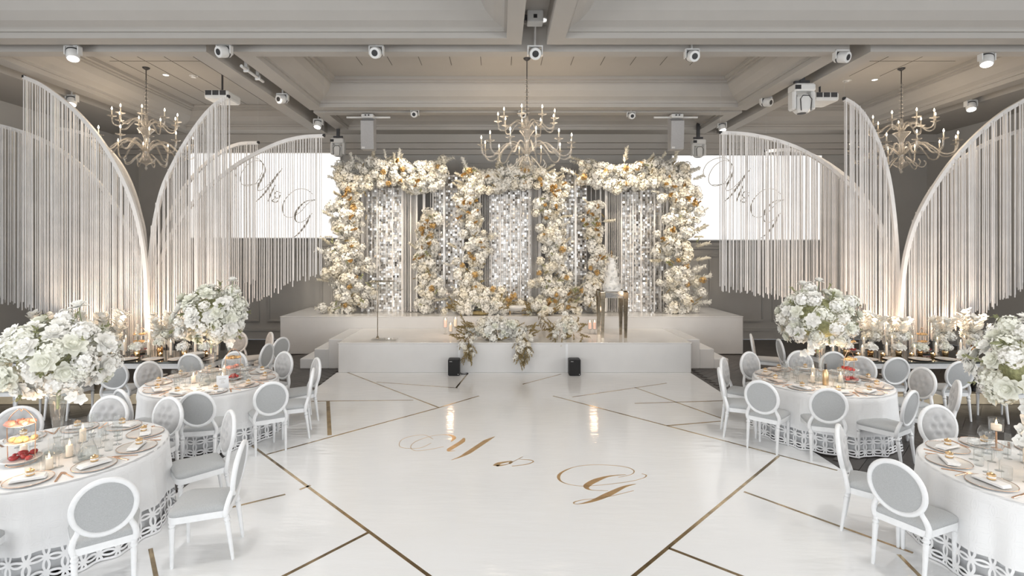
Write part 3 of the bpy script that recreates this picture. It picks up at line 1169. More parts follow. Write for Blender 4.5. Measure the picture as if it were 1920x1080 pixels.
garland('flower_tower', 'cream flower column right of the middle sequin panel', 'flowers', col_s(1036, 17, 30, 345, 580), 150, 6, 20, .12, 27, cg)
garland('flower_tower', 'slim cream flower column just left of the cake', 'flowers', col_s(1117, 13, 20, 380, 585), 85, 5, 18, .13, 28, cg)
garland('flower_tower', 'rightmost cream flower column of the backdrop, beside the right screen', 'flowers', col_s(1272, 26, 34, 355, 585), 200, 6, 28, .128, 29, cg,
        [(1295, 430, 1, .5), (1300, 480, 1, .2), (1298, 520, 1, .4), (1298, 560, 1, .1), (1296, 330, 1, .4), (1300, 455, 1, .3), (1292, 500, 1, .3)])
garland('flower_bank', 'low cream flower bank at the foot of the left middle flower column', 'flowers', col_s(905, 42, 60, 540, 584), 70, 8, 16, .135, 30, cg)
garland('flower_bank', 'low cream flower bank at the foot of the right middle flower column', 'flowers', col_s(1045, 30, 40, 540, 584), 55, 6, 16, .135, 31, cg)

# sequin panels: a slim board carrying hundreds of small square mirrors
def sequin_panel(label, xa, xb, ytop, Y, seed):
    rnd = random.Random(seed)
    a, b = px2(xa, ytop, Y), px2(xb, ytop, Y)
    w, h = b[0] - a[0], a[2] - PZ
    t = thing('sequin_panel', label, 'panel', (a[0], Y, PZ), group='silver sequin panels of the backdrop')
    obj('backing_board', MB().bbox(0, w, 0, .05, 0, h, .006).mesh('backing_board', M_CHARGER), t)
    s = MB()
    q = .062
    nx, nz = int(w / q), int(h / q)
    for i in range(nx):
        for j in range(nz):
            M = Matrix.Translation(((i + .5) * w / nx, -.012, (j + .5) * h / nz)) @ Matrix.Rotation(rnd.gauss(0, .13), 4, 'X') @ Matrix.Rotation(rnd.gauss(0, .15), 4, 'Z')
            r = q * .45
            s.add([tuple(M @ Vector(p)) for p in ((-r, 0, -r), (r, 0, -r), (r, 0, r), (-r, 0, r), (-r, .004, -r), (r, .004, -r), (r, .004, r), (-r, .004, r))],
                  [(0, 1, 2, 3), (7, 6, 5, 4), (0, 4, 5, 1), (1, 5, 6, 2), (2, 6, 7, 3), (3, 7, 4, 0)])
    o = obj('sequins', s.mesh('sequins', M_SEQUIN), t)
    o['kind'] = 'stuff'
    return t


sequin_panel('silver sequin panel in the left gate behind the acrylic stand', 689, 757, 352, 14.55, 41)
sequin_panel('silver sequin panel between the left and middle flower headers', 814, 866, 328, 14.85, 42)
sequin_panel('silver sequin panel in the middle gate under the chandelier', 918, 996, 352, 14.55, 43)
sequin_panel('silver sequin panel between the middle and right flower headers', 1054, 1100, 328, 14.85, 44)
sequin_panel('silver sequin panel in the right gate behind the cake', 1163, 1243, 352, 14.55, 45)


def curtain(label, xa, xb, bands, beads, seed):
    rnd = random.Random(seed)
    a, b = px2(xa, 345, 14.3), px2(xb, 345, 14.3)
    t = thing('strand_curtain', label, 'curtain', (a[0], 14.3, PZ), group='hanging strand curtains of the backdrop')
    top = a[2] - PZ
    obj('curtain_rail', MB().tube([(0, 0, top), (b[0] - a[0], 0, top)], .02, 6).mesh('curtain_rail', M_GOLDSAT), t)
    for x, w in bands:
        p = px2(x, 345, 14.3)[0] - a[0]
        ww = w / 69.0 * .5
        obj('satin_band', MB().bbox(p - ww, p + ww, -.012, .012, .02, top, .004).mesh('satin_band', M_CORD), t)
    s = MB()
    for x0, x1, st_ in beads:
        x = x0
        while x < x1:
            p = px2(x, 345, 14.3)[0] - a[0]
            r = .0058
            z = rnd.uniform(.01, .06)
            d = rnd.uniform(-.04, .04)
            s.add([(p - r, d - r, z), (p + r, d - r, z), (p + r, d + r, z), (p - r, d + r, z), (p - r, d - r, top), (p + r, d - r, top), (p + r, d + r, top), (p - r, d + r, top)],
                  [(0, 1, 5, 4), (1, 2, 6, 5), (2, 3, 7, 6), (3, 0, 4, 7)])
            x += st_ * rnd.uniform(.8, 1.2)
    o = obj('bead_strands', s.mesh('bead_strands', M_CORD), t)
    o['kind'] = 'stuff'


curtain('white strand curtain hanging from the left flower header', 664, 832, [(666, 3), (679, 4), (707, 2), (736, 2), (754, 3), (770, 3), (781, 4), (795, 5), (812, 2.5)],
        [(680, 690, 2.4), (757, 770, 2.2), (771, 781, 2.0), (688, 757, 11), (797, 830, 9)], 51)
curtain('white strand curtain hanging from the middle flower header', 868, 1050, [(900, 3), (921, 2), (938, 2), (957, 2), (976, 2), (992, 3), (1012, 4), (1030, 2)],
        [(905, 920, 3), (995, 1011, 2.3), (920, 990, 8), (1015, 1048, 8)], 52)
curtain('white strand curtain hanging from the right flower header', 1082, 1290, [(1126, 3), (1136, 4), (1165, 3), (1187, 2), (1202, 3), (1227, 3), (1239, 2), (1251, 4), (1275, 3)],
        [(1137, 1164, 3.2), (1165, 1250, 9), (1100, 1134, 9), (1252, 1288, 7)], 53)
# gathered crystal strands in front of the back wall between the gates
# ------------------------------------------------------------------ stage decoration
def stage_arrangement(label, cx, Y, z, w, h, n, seed, drop=(), size=.10, sprigs=16, ambers=0):
    rnd = random.Random(seed)
    c = D(cx, CY, Y)
    t = thing('flower_arrangement', label, 'flowers', (c[0], Y, z))
    obj('moss_base', MB().sphere((0, 0, .06), .10, 10, 6, .6).xf(Matrix.Diagonal((w * 2.2, 1, 1, 1))).mesh('moss_base', M_OLIVE, True), t)
    for i in range(n):
        a = rnd.uniform(0, 2 * PI)
        r = math.sqrt(rnd.random())
        x, y = r * math.cos(a) * w / 2, r * math.sin(a) * .24
        zz = size * .6 + (h - size * .6) * rnd.random() * (1 - .6 * abs(x) / (w / 2))
        bloom(t, rnd.choice(CLUS + ROSE[:2]), (x, y, zz), (x * 1.5 + rnd.uniform(-.3, .3), -.6 + rnd.uniform(-.4, .3), .6), size * rnd.uniform(.7, 1.25), rnd)
    for i in range(sprigs):
        s = rnd.choice((-1, 1))
        x = s * rnd.uniform(.3, .55) * w
        bloom(t, rnd.choice(OSPRIG), (x, rnd.uniform(-.2, .1), rnd.uniform(.05, h * .7)), (s * rnd.uniform(.2, 1), -.4, rnd.uniform(-.2, .9)), rnd.uniform(.2, .34), rnd)
    for x, dl, k in drop:                       # trailing greenery over the stage edge
        for i in range(k):
            f = i / k
            zz = .16 - dl * f
            yy = -.10 - .32 * min(1, f * 2.5) - rnd.uniform(0, .05)
            bloom(t, rnd.choice(OSPRIG), (x + rnd.uniform(-.16, .16) * (1 - .5 * f), yy, zz), (rnd.uniform(-.7, .7), -.5, -1), rnd.uniform(.16, .26), rnd)
            if i % 3 == 0:
                bloom(t, rnd.choice(CLUS), (x + rnd.uniform(-.14, .14), yy - .02, zz), (0, -1, .2), rnd.uniform(.04, .07), rnd)
    return t


stage_arrangement('cream flower arrangement trailing greenery over the front stage edge', 930, 11.72, SZ, 1.40, .54, 80, 61, ((-.62, .42, 36), (.56, .52, 40), (.64, .40, 26)), .095, 34)
stage_arrangement('small cream flower arrangement with glass vases on the front stage, left of candles', 1062, 11.95, SZ, .58, .55, 26, 62, ((.2, .05, 3), (-.25, .05, 6)), .09, 14)
stage_arrangement('cream flower arrangement with golden sprigs at the platform edge beside the white bench', 1017, 13.62, PZ, .7, .4, 24, 63, ((0, .35, 12),), .10, 14)
stage_arrangement('cream and peach flower arrangement on the platform left of the white bench', 900, 13.7, PZ, 1.3, .5, 44, 64, (), .11, 18)

# white bench at the centre of the platform
bn = thing('white_bench', 'low white tufted bench at the middle of the raised platform', 'bench', (D(974, CY, 13.95)[0], 13.95, PZ))
obj('seat', MB().bbox(-.32, .32, -.2, .2, .10, .24, .05).mesh('seat', M_WHITE, True), bn)
for sx in (-.26, .26):
    for sy in (-.14, .14):
        obj('leg', MB().lathe([(.02, 0), (.028, .1)], 8, sx, sy).mesh('leg', M_GOLDSAT, True), bn)


def candle_stand(label, px, Y, zoff, h, mat, group, z=SZ):
    x = D(px, CY, Y)[0]
    t = thing('candle_lantern', label, 'candle', (x, Y, z), group=group)
    obj('acrylic_riser', MB().lathe([(.045, 0), (.045, .012), (.02, .02), (.02, zoff - .01), (.045, zoff)], 12).mesh('acrylic_riser', M_ACRYL, True), t)
    obj('glass_cylinder', MB().lathe([(.052, zoff), (.055, zoff + .01), (.055, zoff + h)], 14, cap1=False).mesh('glass_cylinder', M_GLASS, True), t)
    c = obj('candle', MB().lathe([(.036, zoff + .01), (.036, zoff + h * .7)], 12).mesh('candle', mat, True), t)
    obj('flame', MB().lathe([(.002, zoff + h * .7), (.011, zoff + h * .7 + .018), (.002, zoff + h * .7 + .05)], 8).mesh('flame', M_FLAME, True), c)


cgp = 'candles on the front stage'
candle_stand('left one of three candles in glass on the left of the front stage', 835, 12.5, .16, .26, M_PINKWAX, cgp)
candle_stand('lowest, middle one of three candles in glass on the left of the front stage', 845, 12.5, .06, .24, M_WAX, cgp)
candle_stand('right one of three candles in glass on the left of the front stage', 854, 12.5, .18, .26, M_WAX, cgp)
candle_stand('left blush candle in glass beside the cake table', 1106, 12.5, .12, .24, M_PINKWAX, cgp)
candle_stand('second blush candle in glass beside the cake table', 1115, 12.5, .12, .24, M_PINKWAX, cgp)
candle_stand('lowest ivory candle in glass nearest the cake table', 1124.5, 12.5, .06, .2, M_WAX, cgp)
point_light('candle_glow', (D(845, CY, 12.3)[0], 12.2, 1.3), 6, (1, .65, .4), .08)
point_light('candle_glow', (D(1112, CY, 12.3)[0], 12.2, 1.3), 6, (1, .65, .4), .08)

# acrylic stand
x = D(708, CY, 11.72)[0]
t = thing('acrylic_lectern', 'slim clear acrylic lectern with a dark pole on the left of the stage', 'lectern', (x, 11.72, SZ))
obj('base', MB().bbox(-.12, .44, -.14, .14, 0, .035, .01).mesh('base', M_ACRYL), t)
obj('pole', MB().lathe([(.035, .035), (.03, .07), (.009, .09), (.009, 1.32)], 8).mesh('pole', M_SMOKEMIR, True), t)
obj('reading_shelf', MB().bbox(-.2, .55, -.16, .16, 1.12, 1.14, .006).mesh('reading_shelf', M_ACRYL), t)
obj('top_rail', MB().bbox(-.06, .36, -.02, .02, 1.31, 1.335, .006).mesh('top_rail', M_SMOKEMIR), t)
obj('front_panel', MB().bbox(-.2, .55, -.168, -.16, 1.12, 1.33, .002).mesh('front_panel', M_ACRYL), t)

# cake table and cake
cxk = D(1152, CY, 11.95)[0]
t = thing('cake_table', 'tall mirrored cake table with tapered legs on the stage', 'table', (cxk, 11.95 + .28, SZ))
for sx in (-1, 1):
    for sy in (-1, 1):
        leg = MB()
        a, b = .05, .028
        vs = [(-b, -b, 0), (b, -b, 0), (b, b, 0), (-b, b, 0), (-a, -a, .90), (a, -a, .90), (a, a, .90), (-a, a, .90)]
        leg.add(vs, [(0, 3, 2, 1), (4, 5, 6, 7), (0, 1, 5, 4), (1, 2, 6, 5), (2, 3, 7, 6), (3, 0, 4, 7)])
        obj('leg', leg.mesh('leg', M_SMOKEMIR), t, (sx * .265, sy * .24, 0))
        obj('corner_block', MB().bbox(-.055, .055, -.055, .055, .9, 1.06, .006).mesh('corner_block', M_SMOKEMIR), t, (sx * .265, sy * .24, 0))
        obj('corner_finial', MB().lathe([(.03, 1.06), (.055, 1.075), (.03, 1.09)], 10).mesh('corner_finial', M_SMOKEMIR, True), t, (sx * .265, sy * .24, 0))
obj('drawer_front', MB().bbox(-.21, .21, -.29, -.25, .92, 1.05, .006).mesh('drawer_front', M_CHROME), t)
obj('side_rail', MB().bbox(-.21, .21, .22, .26, .92, 1.05, .006).mesh('side_rail', M_CHROME), t)
obj('side_rail', MB().bbox(-.29, -.25, -.19, .19, .92, 1.05, .006).mesh('side_rail', M_CHROME), t)
obj('side_rail', MB().bbox(.25, .29, -.19, .19, .92, 1.05, .006).mesh('side_rail', M_CHROME), t)
obj('table_top', MB().bbox(-.25, .25, -.24, .24, 1.05, 1.07, .006).mesh('table_top', M_CHROME), t)
ck = thing('wedding_cake', 'white tiered wedding cake covered in sugar petals on the mirrored table', 'cake', (cxk, 12.23, SZ + 1.07))
z = 0
for r_, h_ in ((.215, .15), (.175, .17), (.135, .17), (.10, .15), (.065, .12)):
    tier = obj('cake_tier', MB().lathe([(r_, z), (r_, z + h_ - .01), (r_ - .012, z + h_), (.001, z + h_)], 24).mesh('cake_tier', M_ICING, True), ck)
    pm = MB()
    rn = random.Random(int(r_ * 1000))
    for i in range(int(r_ * 260)):
        a = rn.uniform(0, 2 * PI)
        zz = rn.uniform(z + .02, z + h_ - .02)
        pm.merge(petal_mb(.075, .07, .03, 2), Matrix.Rotation(a, 4, 'Z') @ Matrix.Translation((0, r_ - .01, zz)) @ Matrix.Rotation(rn.uniform(.2, 1.2), 4, 'X'))
    o = obj('sugar_petals', pm.mesh('sugar_petals', M_ICING), tier)
    o['kind'] = 'stuff'
    z += h_
obj('cake_topper', SPRIG[0].copy(), ck, (0, 0, z - .03), (0, 0, 0), .2)
ck.children[-1].data.materials[0] = M_GOLDSAT


def pa_speaker(label, px):
    x = D(px, CY, 11.15)[0]
    t = thing('loudspeaker', label, 'speaker', (x, 11.16, 0.006))
    obj('cabinet', MB().bbox(-.125, .125, -.10, .12, 0, .35, .02).mesh('cabinet', M_BLACK), t)
    obj('grille', MB().bbox(-.11, .11, -.115, -.10, .015, .335, .006).mesh('grille', pbr('black grille', (.012, .012, .013), .6, bump=.6, bscale=500)), t)
    obj('badge', MB().box(-.09, -.035, -.1165, -.115, .305, .312).mesh('badge', M_FIX), t)
    obj('badge', MB().box(.085, .1, -.1165, -.115, .03, .045).mesh('badge', M_FIX), t)


pa_speaker('small black loudspeaker on the dance floor, left one against the stage front', 851.5)
pa_speaker('small black loudspeaker on the dance floor, right one against the stage front', 1077)
cb = MB().tube(catmull([(-.84, 11.24, .015), (-.72, 11.2, .012), (-.68, 11.3, .012), (-.86, 11.345, .02), (-.93, 11.35, .3)], 5), .008, 5)
tag(obj('speaker_cable', cb.mesh('speaker_cable', M_BLACK, True)), 'short black cable behind the left loudspeaker', 'cable')

# ================================================================== CHAIRS
def ell(cx, rx, rz, zc, a):
    return (cx + rx * math.cos(a), 0, zc + rz * math.sin(a))


TILT = Matrix.Translation((0, -.02, .50)) @ Matrix.Rotation(math.radians(9), 4, 'X') @ Matrix.Translation((0, 0, -.50))


def chair_meshes():
    out = {}
    RX, RZ, ZC = .199, .217, .732
    ring = MB().tube([ell(0, RX, RZ, ZC, 2 * PI * k / 40) for k in range(40)], .0215, 8, closed=True).xf(TILT)
    out['back_frame'] = ring.mesh('back_frame', M_FRAME, 'all')
    # tufted front cushion: dimples at the buttons, small button domes in them
    btn = [(0, 0), (-.085, .0), (.085, .0), (-.045, .085), (.045, .085), (-.045, -.085), (.045, -.085)]
    m = MB()
    N, R = 40, 13
    vs, fs = [(0, .03, ZC)], []
    for i in range(1, R + 1):
        rr = i / R
        for k in range(N):
            a = 2 * PI * k / N
            x, z = RX * .93 * rr * math.cos(a), RZ * .93 * rr * math.sin(a)
            y = .012 + .03 * math.sqrt(max(0, 1 - rr ** 3))
            for bx, bz in btn:
                d = math.hypot(x - bx, z - bz)
                y -= .024 * math.exp(-(d / .026) ** 2)
                y += .010 * math.exp(-(d / .009) ** 2)
            vs.append((x, y, ZC + z))
    for k in range(N):
        fs.append((0, 1 + (k + 1) % N, 1 + k))
    for i in range(R - 1):
        for k in range(N):
            k2 = (k + 1) % N
            fs.append((1 + i * N + k, 1 + i * N + k2, 1 + (i + 1) * N + k2, 1 + (i + 1) * N + k))
    d0 = [0, .015, ZC]
    y0 = .012 + .03
    for bx, bz in btn:
        d = math.hypot(bx, bz)
        y0 += -.024 * math.exp(-(d / .026) ** 2) + .010 * math.exp(-(d / .009) ** 2)
    vs[0] = (0, y0, ZC)
    out['tufted_back'] = m.add(vs, fs).xf(TILT).mesh('tufted_back', M_VELVET, 'all')
    m = MB()
    vs, fs = [(0, -.022, ZC)], []
    for i in range(1, 6):
        rr = i / 5
        for k in range(32):
            a = 2 * PI * k / 32
            vs.append((RX * .93 * rr * math.cos(a), -.006 - .016 * (1 - rr ** 2), ZC + RZ * .93 * rr * math.sin(a)))
    for k in range(32):
        fs.append((0, 1 + k, 1 + (k + 1) % 32))
    for i in range(4):
        for k in range(32):
            k2 = (k + 1) % 32
            fs.append((1 + i * 32 + k, 1 + (i + 1) * 32 + k, 1 + (i + 1) * 32 + k2, 1 + i * 32 + k2))
    out['rear_panel'] = m.add(vs, fs).xf(TILT).mesh('rear_panel', M_FABRIC, 'all')
    # seat outline: wider at the front, rounded
    def outline(g=0.0):
        pts = []
        for x, y, r in ((.235, .455, .07), (-.235, .455, .07), (-.195, 0.0, .03), (.195, 0.0, .03)):
            sx, sy = (1 if x > 0 else -1), (1 if y > .2 else -1)
            cx, cyy = x - sx * r, y - sy * r
            base = {(1, 1): 0, (-1, 1): 90, (-1, -1): 180, (1, -1): 270}[(sx, sy)]
            for k in range(5):
                a = math.radians(base + 90 * k / 4)
                pts.append((cx + (r + g) * math.cos(a), cyy + (r + g) * math.sin(a)))
        return pts
    out['seat_rail'] = MB().prism(outline(.004), .385, .440).mesh('seat_rail', M_FRAME, True)
    m = MB()
    lay = [(.0, .440), (.004, .455), (.0, .472), (-.03, .488), (-.09, .498)]
    vs, fs = [], []
    n = 20
    for g, z in lay:
        o = outline(0)
        c = (0, .23)
        for x, y in o:
            k = 1 + g / .23
            vs.append((c[0] + (x - c[0]) * k, c[1] + (y - c[1]) * k, z))
    for i in range(len(lay) - 1):
        for k in range(n):
            k2 = (k + 1) % n
            fs.append((i * n + k, i * n + k2, (i + 1) * n + k2, (i + 1) * n + k))
    vs.append((0, .23, .503))
    for k in range(n):
        fs.append(((len(lay) - 1) * n + k, (len(lay) - 1) * n + (k + 1) % n, len(vs) - 1))
    out['seat_cushion'] = m.add(vs, fs).mesh('seat_cushion', M_FABRIC, 'all')
    leg = [(.0125, 0), (.0145, .02), (.0215, .30), (.025, .335), (.017, .345), (.027, .358), (.027, .372), (.022, .376), (.022, .40)]
    out['leg'] = MB().lathe(leg, 10).mesh('leg', M_FRAME, True)
    for s, nm in ((-1, 'L'), (1, 'R')):
        a0 = math.radians(-38)
        e = TILT @ Vector((s * (RX + .002) * math.cos(a0), 0, ZC + RZ * math.sin(a0)))
        pts = catmull([(s * .185, .015, .39), (s * .198, .005, .45), (s * .186, -.008, .51), (s * .165, -.022, .56), (e.x, e.y, e.z)], 4)
        out['stile' + nm] = MB().tube(pts, [.025 - .007 * i / len(pts) for i in range(len(pts))], 8).mesh('stile', M_FRAME, 'all')
    return out


CHM = chair_meshes()


def make_chair(label):
    t = thing('dining_chair', label, 'chair', group='white oval-back chairs at the guest tables')
    for nm in ('back_frame', 'tufted_back', 'rear_panel', 'seat_rail', 'seat_cushion'):
        obj(nm, CHM[nm], t)
    obj('stile', CHM['stileL'], t)
    obj('stile', CHM['stileR'], t)
    for x, y in ((-.205, .42), (.205, .42)):
        obj('leg', CHM['leg'], t, (x, y, 0))
    for s in (-1, 1):
        obj('leg', CHM['leg'], t, (s * .182, -.045, .004), (-.13, 0, 0), (1, 1, .985))
    return t


CH0 = make_chair('x')
_used = []


def chair(x, y, fx, fy, label):
    rz = math.atan2(-fx, fy)
    x, y = x - fx * .05, y - fy * .05
    if not _used:
        _used.append(1)
        CH0.location = (x, y, 0)
        CH0.rotation_euler = (0, 0, rz)
        CH0['label'] = label
        return CH0
    return dup(CH0, (x, y, 0), rz, label)


A = 'white oval-back chair, '
# near left table
chair(-3.90, 5.98, -.25, -.97, A + 'tufted front showing, behind the near left table, right of its vase')
chair(-2.98, 5.50, -.75, -.66, A + 'tufted side showing, at the back right of the near left table')
chair(-2.44, 4.66, -.97, -.24, A + 'seen edge-on at the dance floor side of the near left table')
chair(-3.06, 4.04, -.60, .80, A + 'plain grey back showing, at the front of the near left table')
chair(-4.02, 3.72, -.30, .95, A + 'only its seat in view at the bottom left corner')
chair(-5.22, 5.62, .55, -.83, A + 'tufted, behind the pastry stand at the left picture edge')
chair(-4.58, 6.02, .10, -1.0, A + 'tufted, under the hanging orchids behind the near left table')
# far left table
chair(-3.72, 6.48, -.20, .98, A + 'grey back, middle front of the far left table')
chair(-3.05, 6.93, -.50, .86, A + 'grey back, right front of the far left table')
chair(-2.84, 7.55, -.96, -.28, A + 'edge-on at the aisle side of the far left table')
chair(-3.02, 8.25, -.80, -.60, A + 'narrow tufted view, aisle side of far left table near the stage')
chair(-3.70, 8.72, -.45, -.90, A + 'tufted, behind the far left table on its stage side')
chair(-4.62, 6.56, .50, .86, A + 'blue-grey slanted back, left front of the far left table')
chair(-5.32, 8.0, .90, -.40, A + 'tufted, left back of the far left table by the dark baluster')
chair(-4.48, 8.72, .05, -1.0, A + 'hidden behind glassware at the back of the far left table')
# far right table
chair(3.70, 8.28, .80, -.60, A + 'narrow tufted view, aisle side of far right table near the stage')
chair(3.35, 7.58, .95, -.30, A + 'edge-on at the aisle side of the far right table')
chair(4.28, 8.70, .35, -.94, A + 'tufted, behind the far right table on its stage side')
chair(3.55, 6.98, .67, .74, A + 'grey back, left front of the far right table')
chair(4.16, 6.62, .35, .94, A + 'grey back, middle front of the far right table')
chair(5.00, 6.50, -.52, .85, A + 'grey slanted back, right front of the far right table')
chair(5.78, 8.35, -.70, -.70, A + 'tufted, right back of the far right table')
chair(5.12, 8.78, -.15, -1.0, A + 'behind glassware at the back of the far right table')
chair(6.10, 7.62, -.95, -.15, A + 'tufted, right side of the far right table')
chair(5.95, 6.95, -.85, .50, A + 'edge-on behind the slanted chair of the far right table')
# near right table
chair(4.86, 5.66, .0, -1.0, A + 'button tufting clearly seen, behind the near right table')
chair(3.45, 5.05, .78, -.62, A + 'narrow tufted view, left back of the near right table')
chair(3.36, 4.33, .88, .47, A + 'pale grey back, left front of the near right table')
# long tables
chair(-5.15, 8.80, .0, 1, A + 'blue-grey back, at the left long table behind the far left table')
chair(-6.02, 8.20, -.2, .98, A + 'blue-grey back, at the left long table beside near left flowers')
chair(-6.95, 8.25, .05, 1, A + 'at the left long table, legs below the near left flowers')
chair(-7.75, 8.2, -.05, 1, A + 'at the left long table, partly off the left edge')
chair(-5.55, 10.95, .2, -.98, A + 'brownish tufted, far side corner of the left long table')
chair(-4.90, 10.85, -.75, -.65, A + 'brownish, second at the stage end of the left long table')
chair(-4.42, 10.35, -.9, .42, A + 'edge-on beside the platform at the left long table')
chair(-4.40, 9.62, -1, .15, A + 'grey, at the stage end of the left long table')
chair(6.40, 8.50, .05, 1, A + 'blue-grey back, second at the right long table')
chair(7.18, 8.22, .05, 1, A + 'blue-grey back facing the right long table, left of the flowers')
chair(5.70, 8.98, .15, .98, A + 'blue-grey top only, at the right long table behind glassware')
chair(8.00, 8.10, -.05, 1, A + 'at the right long table, legs below the near right flowers')
chair(8.75, 8.15, .0, 1, A + 'at the right long table, near the right picture edge')
chair(5.30, 10.65, .90, -.45, A + 'edge-on beside the far right flowers, stage end of the right long table')
chair(5.55, 10.05, .95, -.2, A + 'half hidden by orchids, stage end of the right long table')
chair(10.15, 11.0, -.1, -1, A + 'oval top only, far side of the right long table')

# ================================================================== ROUND TABLES
TZ = .765


def cloth_mesh(seed):
    rnd = random.Random(seed)
    R, N = .895, 192
    ph = [rnd.uniform(0, 6.28) for _ in range(4)]
    m = MB()
    vs, fs, uv = [(0, 0, TZ)], [], [(0, 1.5)]
    rows = []
    for r in (.35, .7, .86, .888):
        rows.append(('t', r))
    H_ = .012
    nrow = 12
    for i in range(nrow + 1):
        rows.append(('s', i / nrow))
    for kind, q in rows:
        for k in range(N + 1):
            a = 2 * PI * k / N
            if kind == 't':
                vs.append((q * math.cos(a), q * math.sin(a), TZ))
                uv.append((a * R, 1.5))
            else:
                fold = math.sin(17 * a + ph[0] + .8 * math.sin(3 * a + ph[1])) * .6 + math.sin(29 * a + ph[2]) * .28
                amp = .040 * q ** .7
                rr = R + .006 + .045 * q + fold * amp
                z = TZ - .014 - (TZ - .014 - .012) * q
                vs.append((rr * math.cos(a), rr * math.sin(a), z))
                uv.append((a / (2 * PI) * 50 * .125, z - .012))
    for k in range(N):
        fs.append((0, 1 + k, 2 + k))
    N1 = N + 1
    for i in range(len(rows) - 1):
        for k in range(N):
            fs.append((1 + i * N1 + k, 1 + (i + 1) * N1 + k, 2 + (i + 1) * N1 + k, 2 + i * N1 + k))
    m.add(vs, fs)
    m.uv = uv
    return m.mesh('tablecloth', M_LACE, 'all')


TBL_LEG = MB().lathe([(.02, 0), (.02, .72)], 8).mesh('leg', M_DARK, True)
TBL_TOP = MB().lathe([(.88, .72), (.885, .73), (.885, .75), (.88, .757)], 48).mesh('table_top', M_TABLEWOOD, True)

# ---- tableware meshes
PLATE = MB().lathe([(.09, 0), (.155, .008), (.165, .014), (.166, .017), (.155, .014), (.10, .007), (.001, .006)], 36).mesh('charger_plate', M_CHARGER, 'all')
PLATE_RIM = MB().tube([(.1655 * math.cos(2 * PI * k / 36), .1655 * math.sin(2 * PI * k / 36), .016) for k in range(36)], .002, 5, closed=True).mesh('gold_rim', M_ROSEGOLD, 'all')


def napkin_mesh(seed, mat):
    r = random.Random(seed)
    m = MB()
    for k in range(3):
        n = len(m.v)
        m.bbox(-.12 + k * .006, .12 - k * .006, -.045 - k * .002, .045 + k * .002, k * .007, k * .007 + .007, .003)
        m.xf(Matrix.Rotation(r.uniform(-.05, .05), 4, 'Z'), n)
    return m.mesh('napkin', mat)


NAPW, NAPN = napkin_mesh(1, M_NAPKIN), napkin_mesh(2, M_NUDE)
BOX = MB().lathe([(.026, 0), (.03, .006), (.03, .042), (.026, .048), (.012, .05), (.008, .06), (.001, .063)], 8).mesh('favour_box', M_GOLDSAT, False)
BOXBAND = MB().lathe([(.0306, .018), (.0306, .03)], 8, cap0=False, cap1=False).mesh('white_band', M_NAPKIN)
KNIFE = MB().bbox(-.009, .009, -.11, -.01, 0, .006, .003).bbox(-.0105, .0095, -.01, .11, 0, .003, .0015).mesh('knife', M_ROSEGOLD)
_f = MB().bbox(-.006, .006, -.10, .04, 0, .005, .002).bbox(-.013, .013, .04, .058, 0, .004, .002)
for q in (-.011, -.0037, .0037, .011):
    _f.bbox(q - .0018, q + .0018, .055, .10, 0, .004, .001)
FORK = _f.mesh('fork', M_ROSEGOLD)
WINE_BOWL = MB().lathe([(.004, .095), (.022, .10), (.038, .125), (.044, .155), (.042, .185), (.035, .215)], 18, cap0=False, cap1=False).mesh('bowl', M_GLASS, 'all')
WINE_STEM = MB().lathe([(.036, 0), (.034, .003), (.006, .008), (.004, .02), (.004, .095)], 14).mesh('stem', M_GLASS, 'all')
FLUTE_B = MB().lathe([(.004, .09), (.018, .11), (.024, .16), (.023, .235)], 14, cap0=False, cap1=False).mesh('bowl', M_GLASS, 'all')
FLUTE_S = MB().lathe([(.032, 0), (.03, .003), (.005, .008), (.004, .09)], 12).mesh('stem', M_GLASS, 'all')
TUMB = MB().lathe([(.030, 0), (.034, .004), (.037, .11)], 16, cap1=False).mesh('tumbler', M_GLASS, 'all')
COUPE_B = MB().lathe([(.004, .13), (.03, .14), (.05, .165), (.052, .19)], 18, cap0=False, cap1=False).mesh('bowl', M_GLASS, 'all')
COUPE_S = MB().lathe([(.036, 0), (.033, .003), (.006, .008), (.004, .13)], 14).mesh('stem', M_GLASS, 'all')
CARAFE = MB().lathe([(.06, 0), (.075, .01), (.078, .05), (.05, .14), (.032, .18), (.036, .22), (.05, .25)], 20, cap1=False).mesh('carafe', M_GLASS, 'all')
WATER = MB().lathe([(.056, .006), (.07, .014), (.073, .05), (.06, .10), (.001, .10)], 20).mesh('water', glass('water', (.93, .95, .95), 1.33), 'all')
CYL = MB().lathe([(.045, 0), (.048, .004), (.048, .20)], 16, cap1=False).mesh('glass_cylinder', M_GLASS, 'all')
CWAX = MB().lathe([(.033, .008), (.033, .105), (.028, .11), (.001, .108)], 14).mesh('candle', M_WAX, 'all')
FLAME = MB().lathe([(.001, .0), (.0085, .014), (.006, .028), (.001, .046)], 8).mesh('flame', M_FLAME, 'all')
VOT = MB().lathe([(.028, 0), (.034, .004), (.040, .065)], 14, cap1=False).mesh('gold_cup', M_GOLDSAT, 'all')
VWAX = MB().lathe([(.031, .008), (.034, .04), (.001, .04)], 12).mesh('candle', M_WAX, 'all')
VASE = MB().lathe([(.10, 0), (.098, .012), (.03, .03), (.022, .06), (.030, .14), (.045, .30), (.062, .45), (.085, .58), (.078, .585), (.055, .45)], 20, cap1=False).mesh('trumpet_vase', M_GLASSV, 'all')


def on_table(name, label, cat, parts, x, y, z, rz=0, group=None):
    t = thing(name, label, cat, (x, y, z), rz, group)
    for p in parts:
        o = obj(p[0].name.split('.')[0], p[0], t, p[1] if len(p) > 1 else (0, 0, 0))
        for c in (p[2] if len(p) > 2 else ()):
            obj(c[0].name.split('.')[0], c[0], o, c[1])
    return t


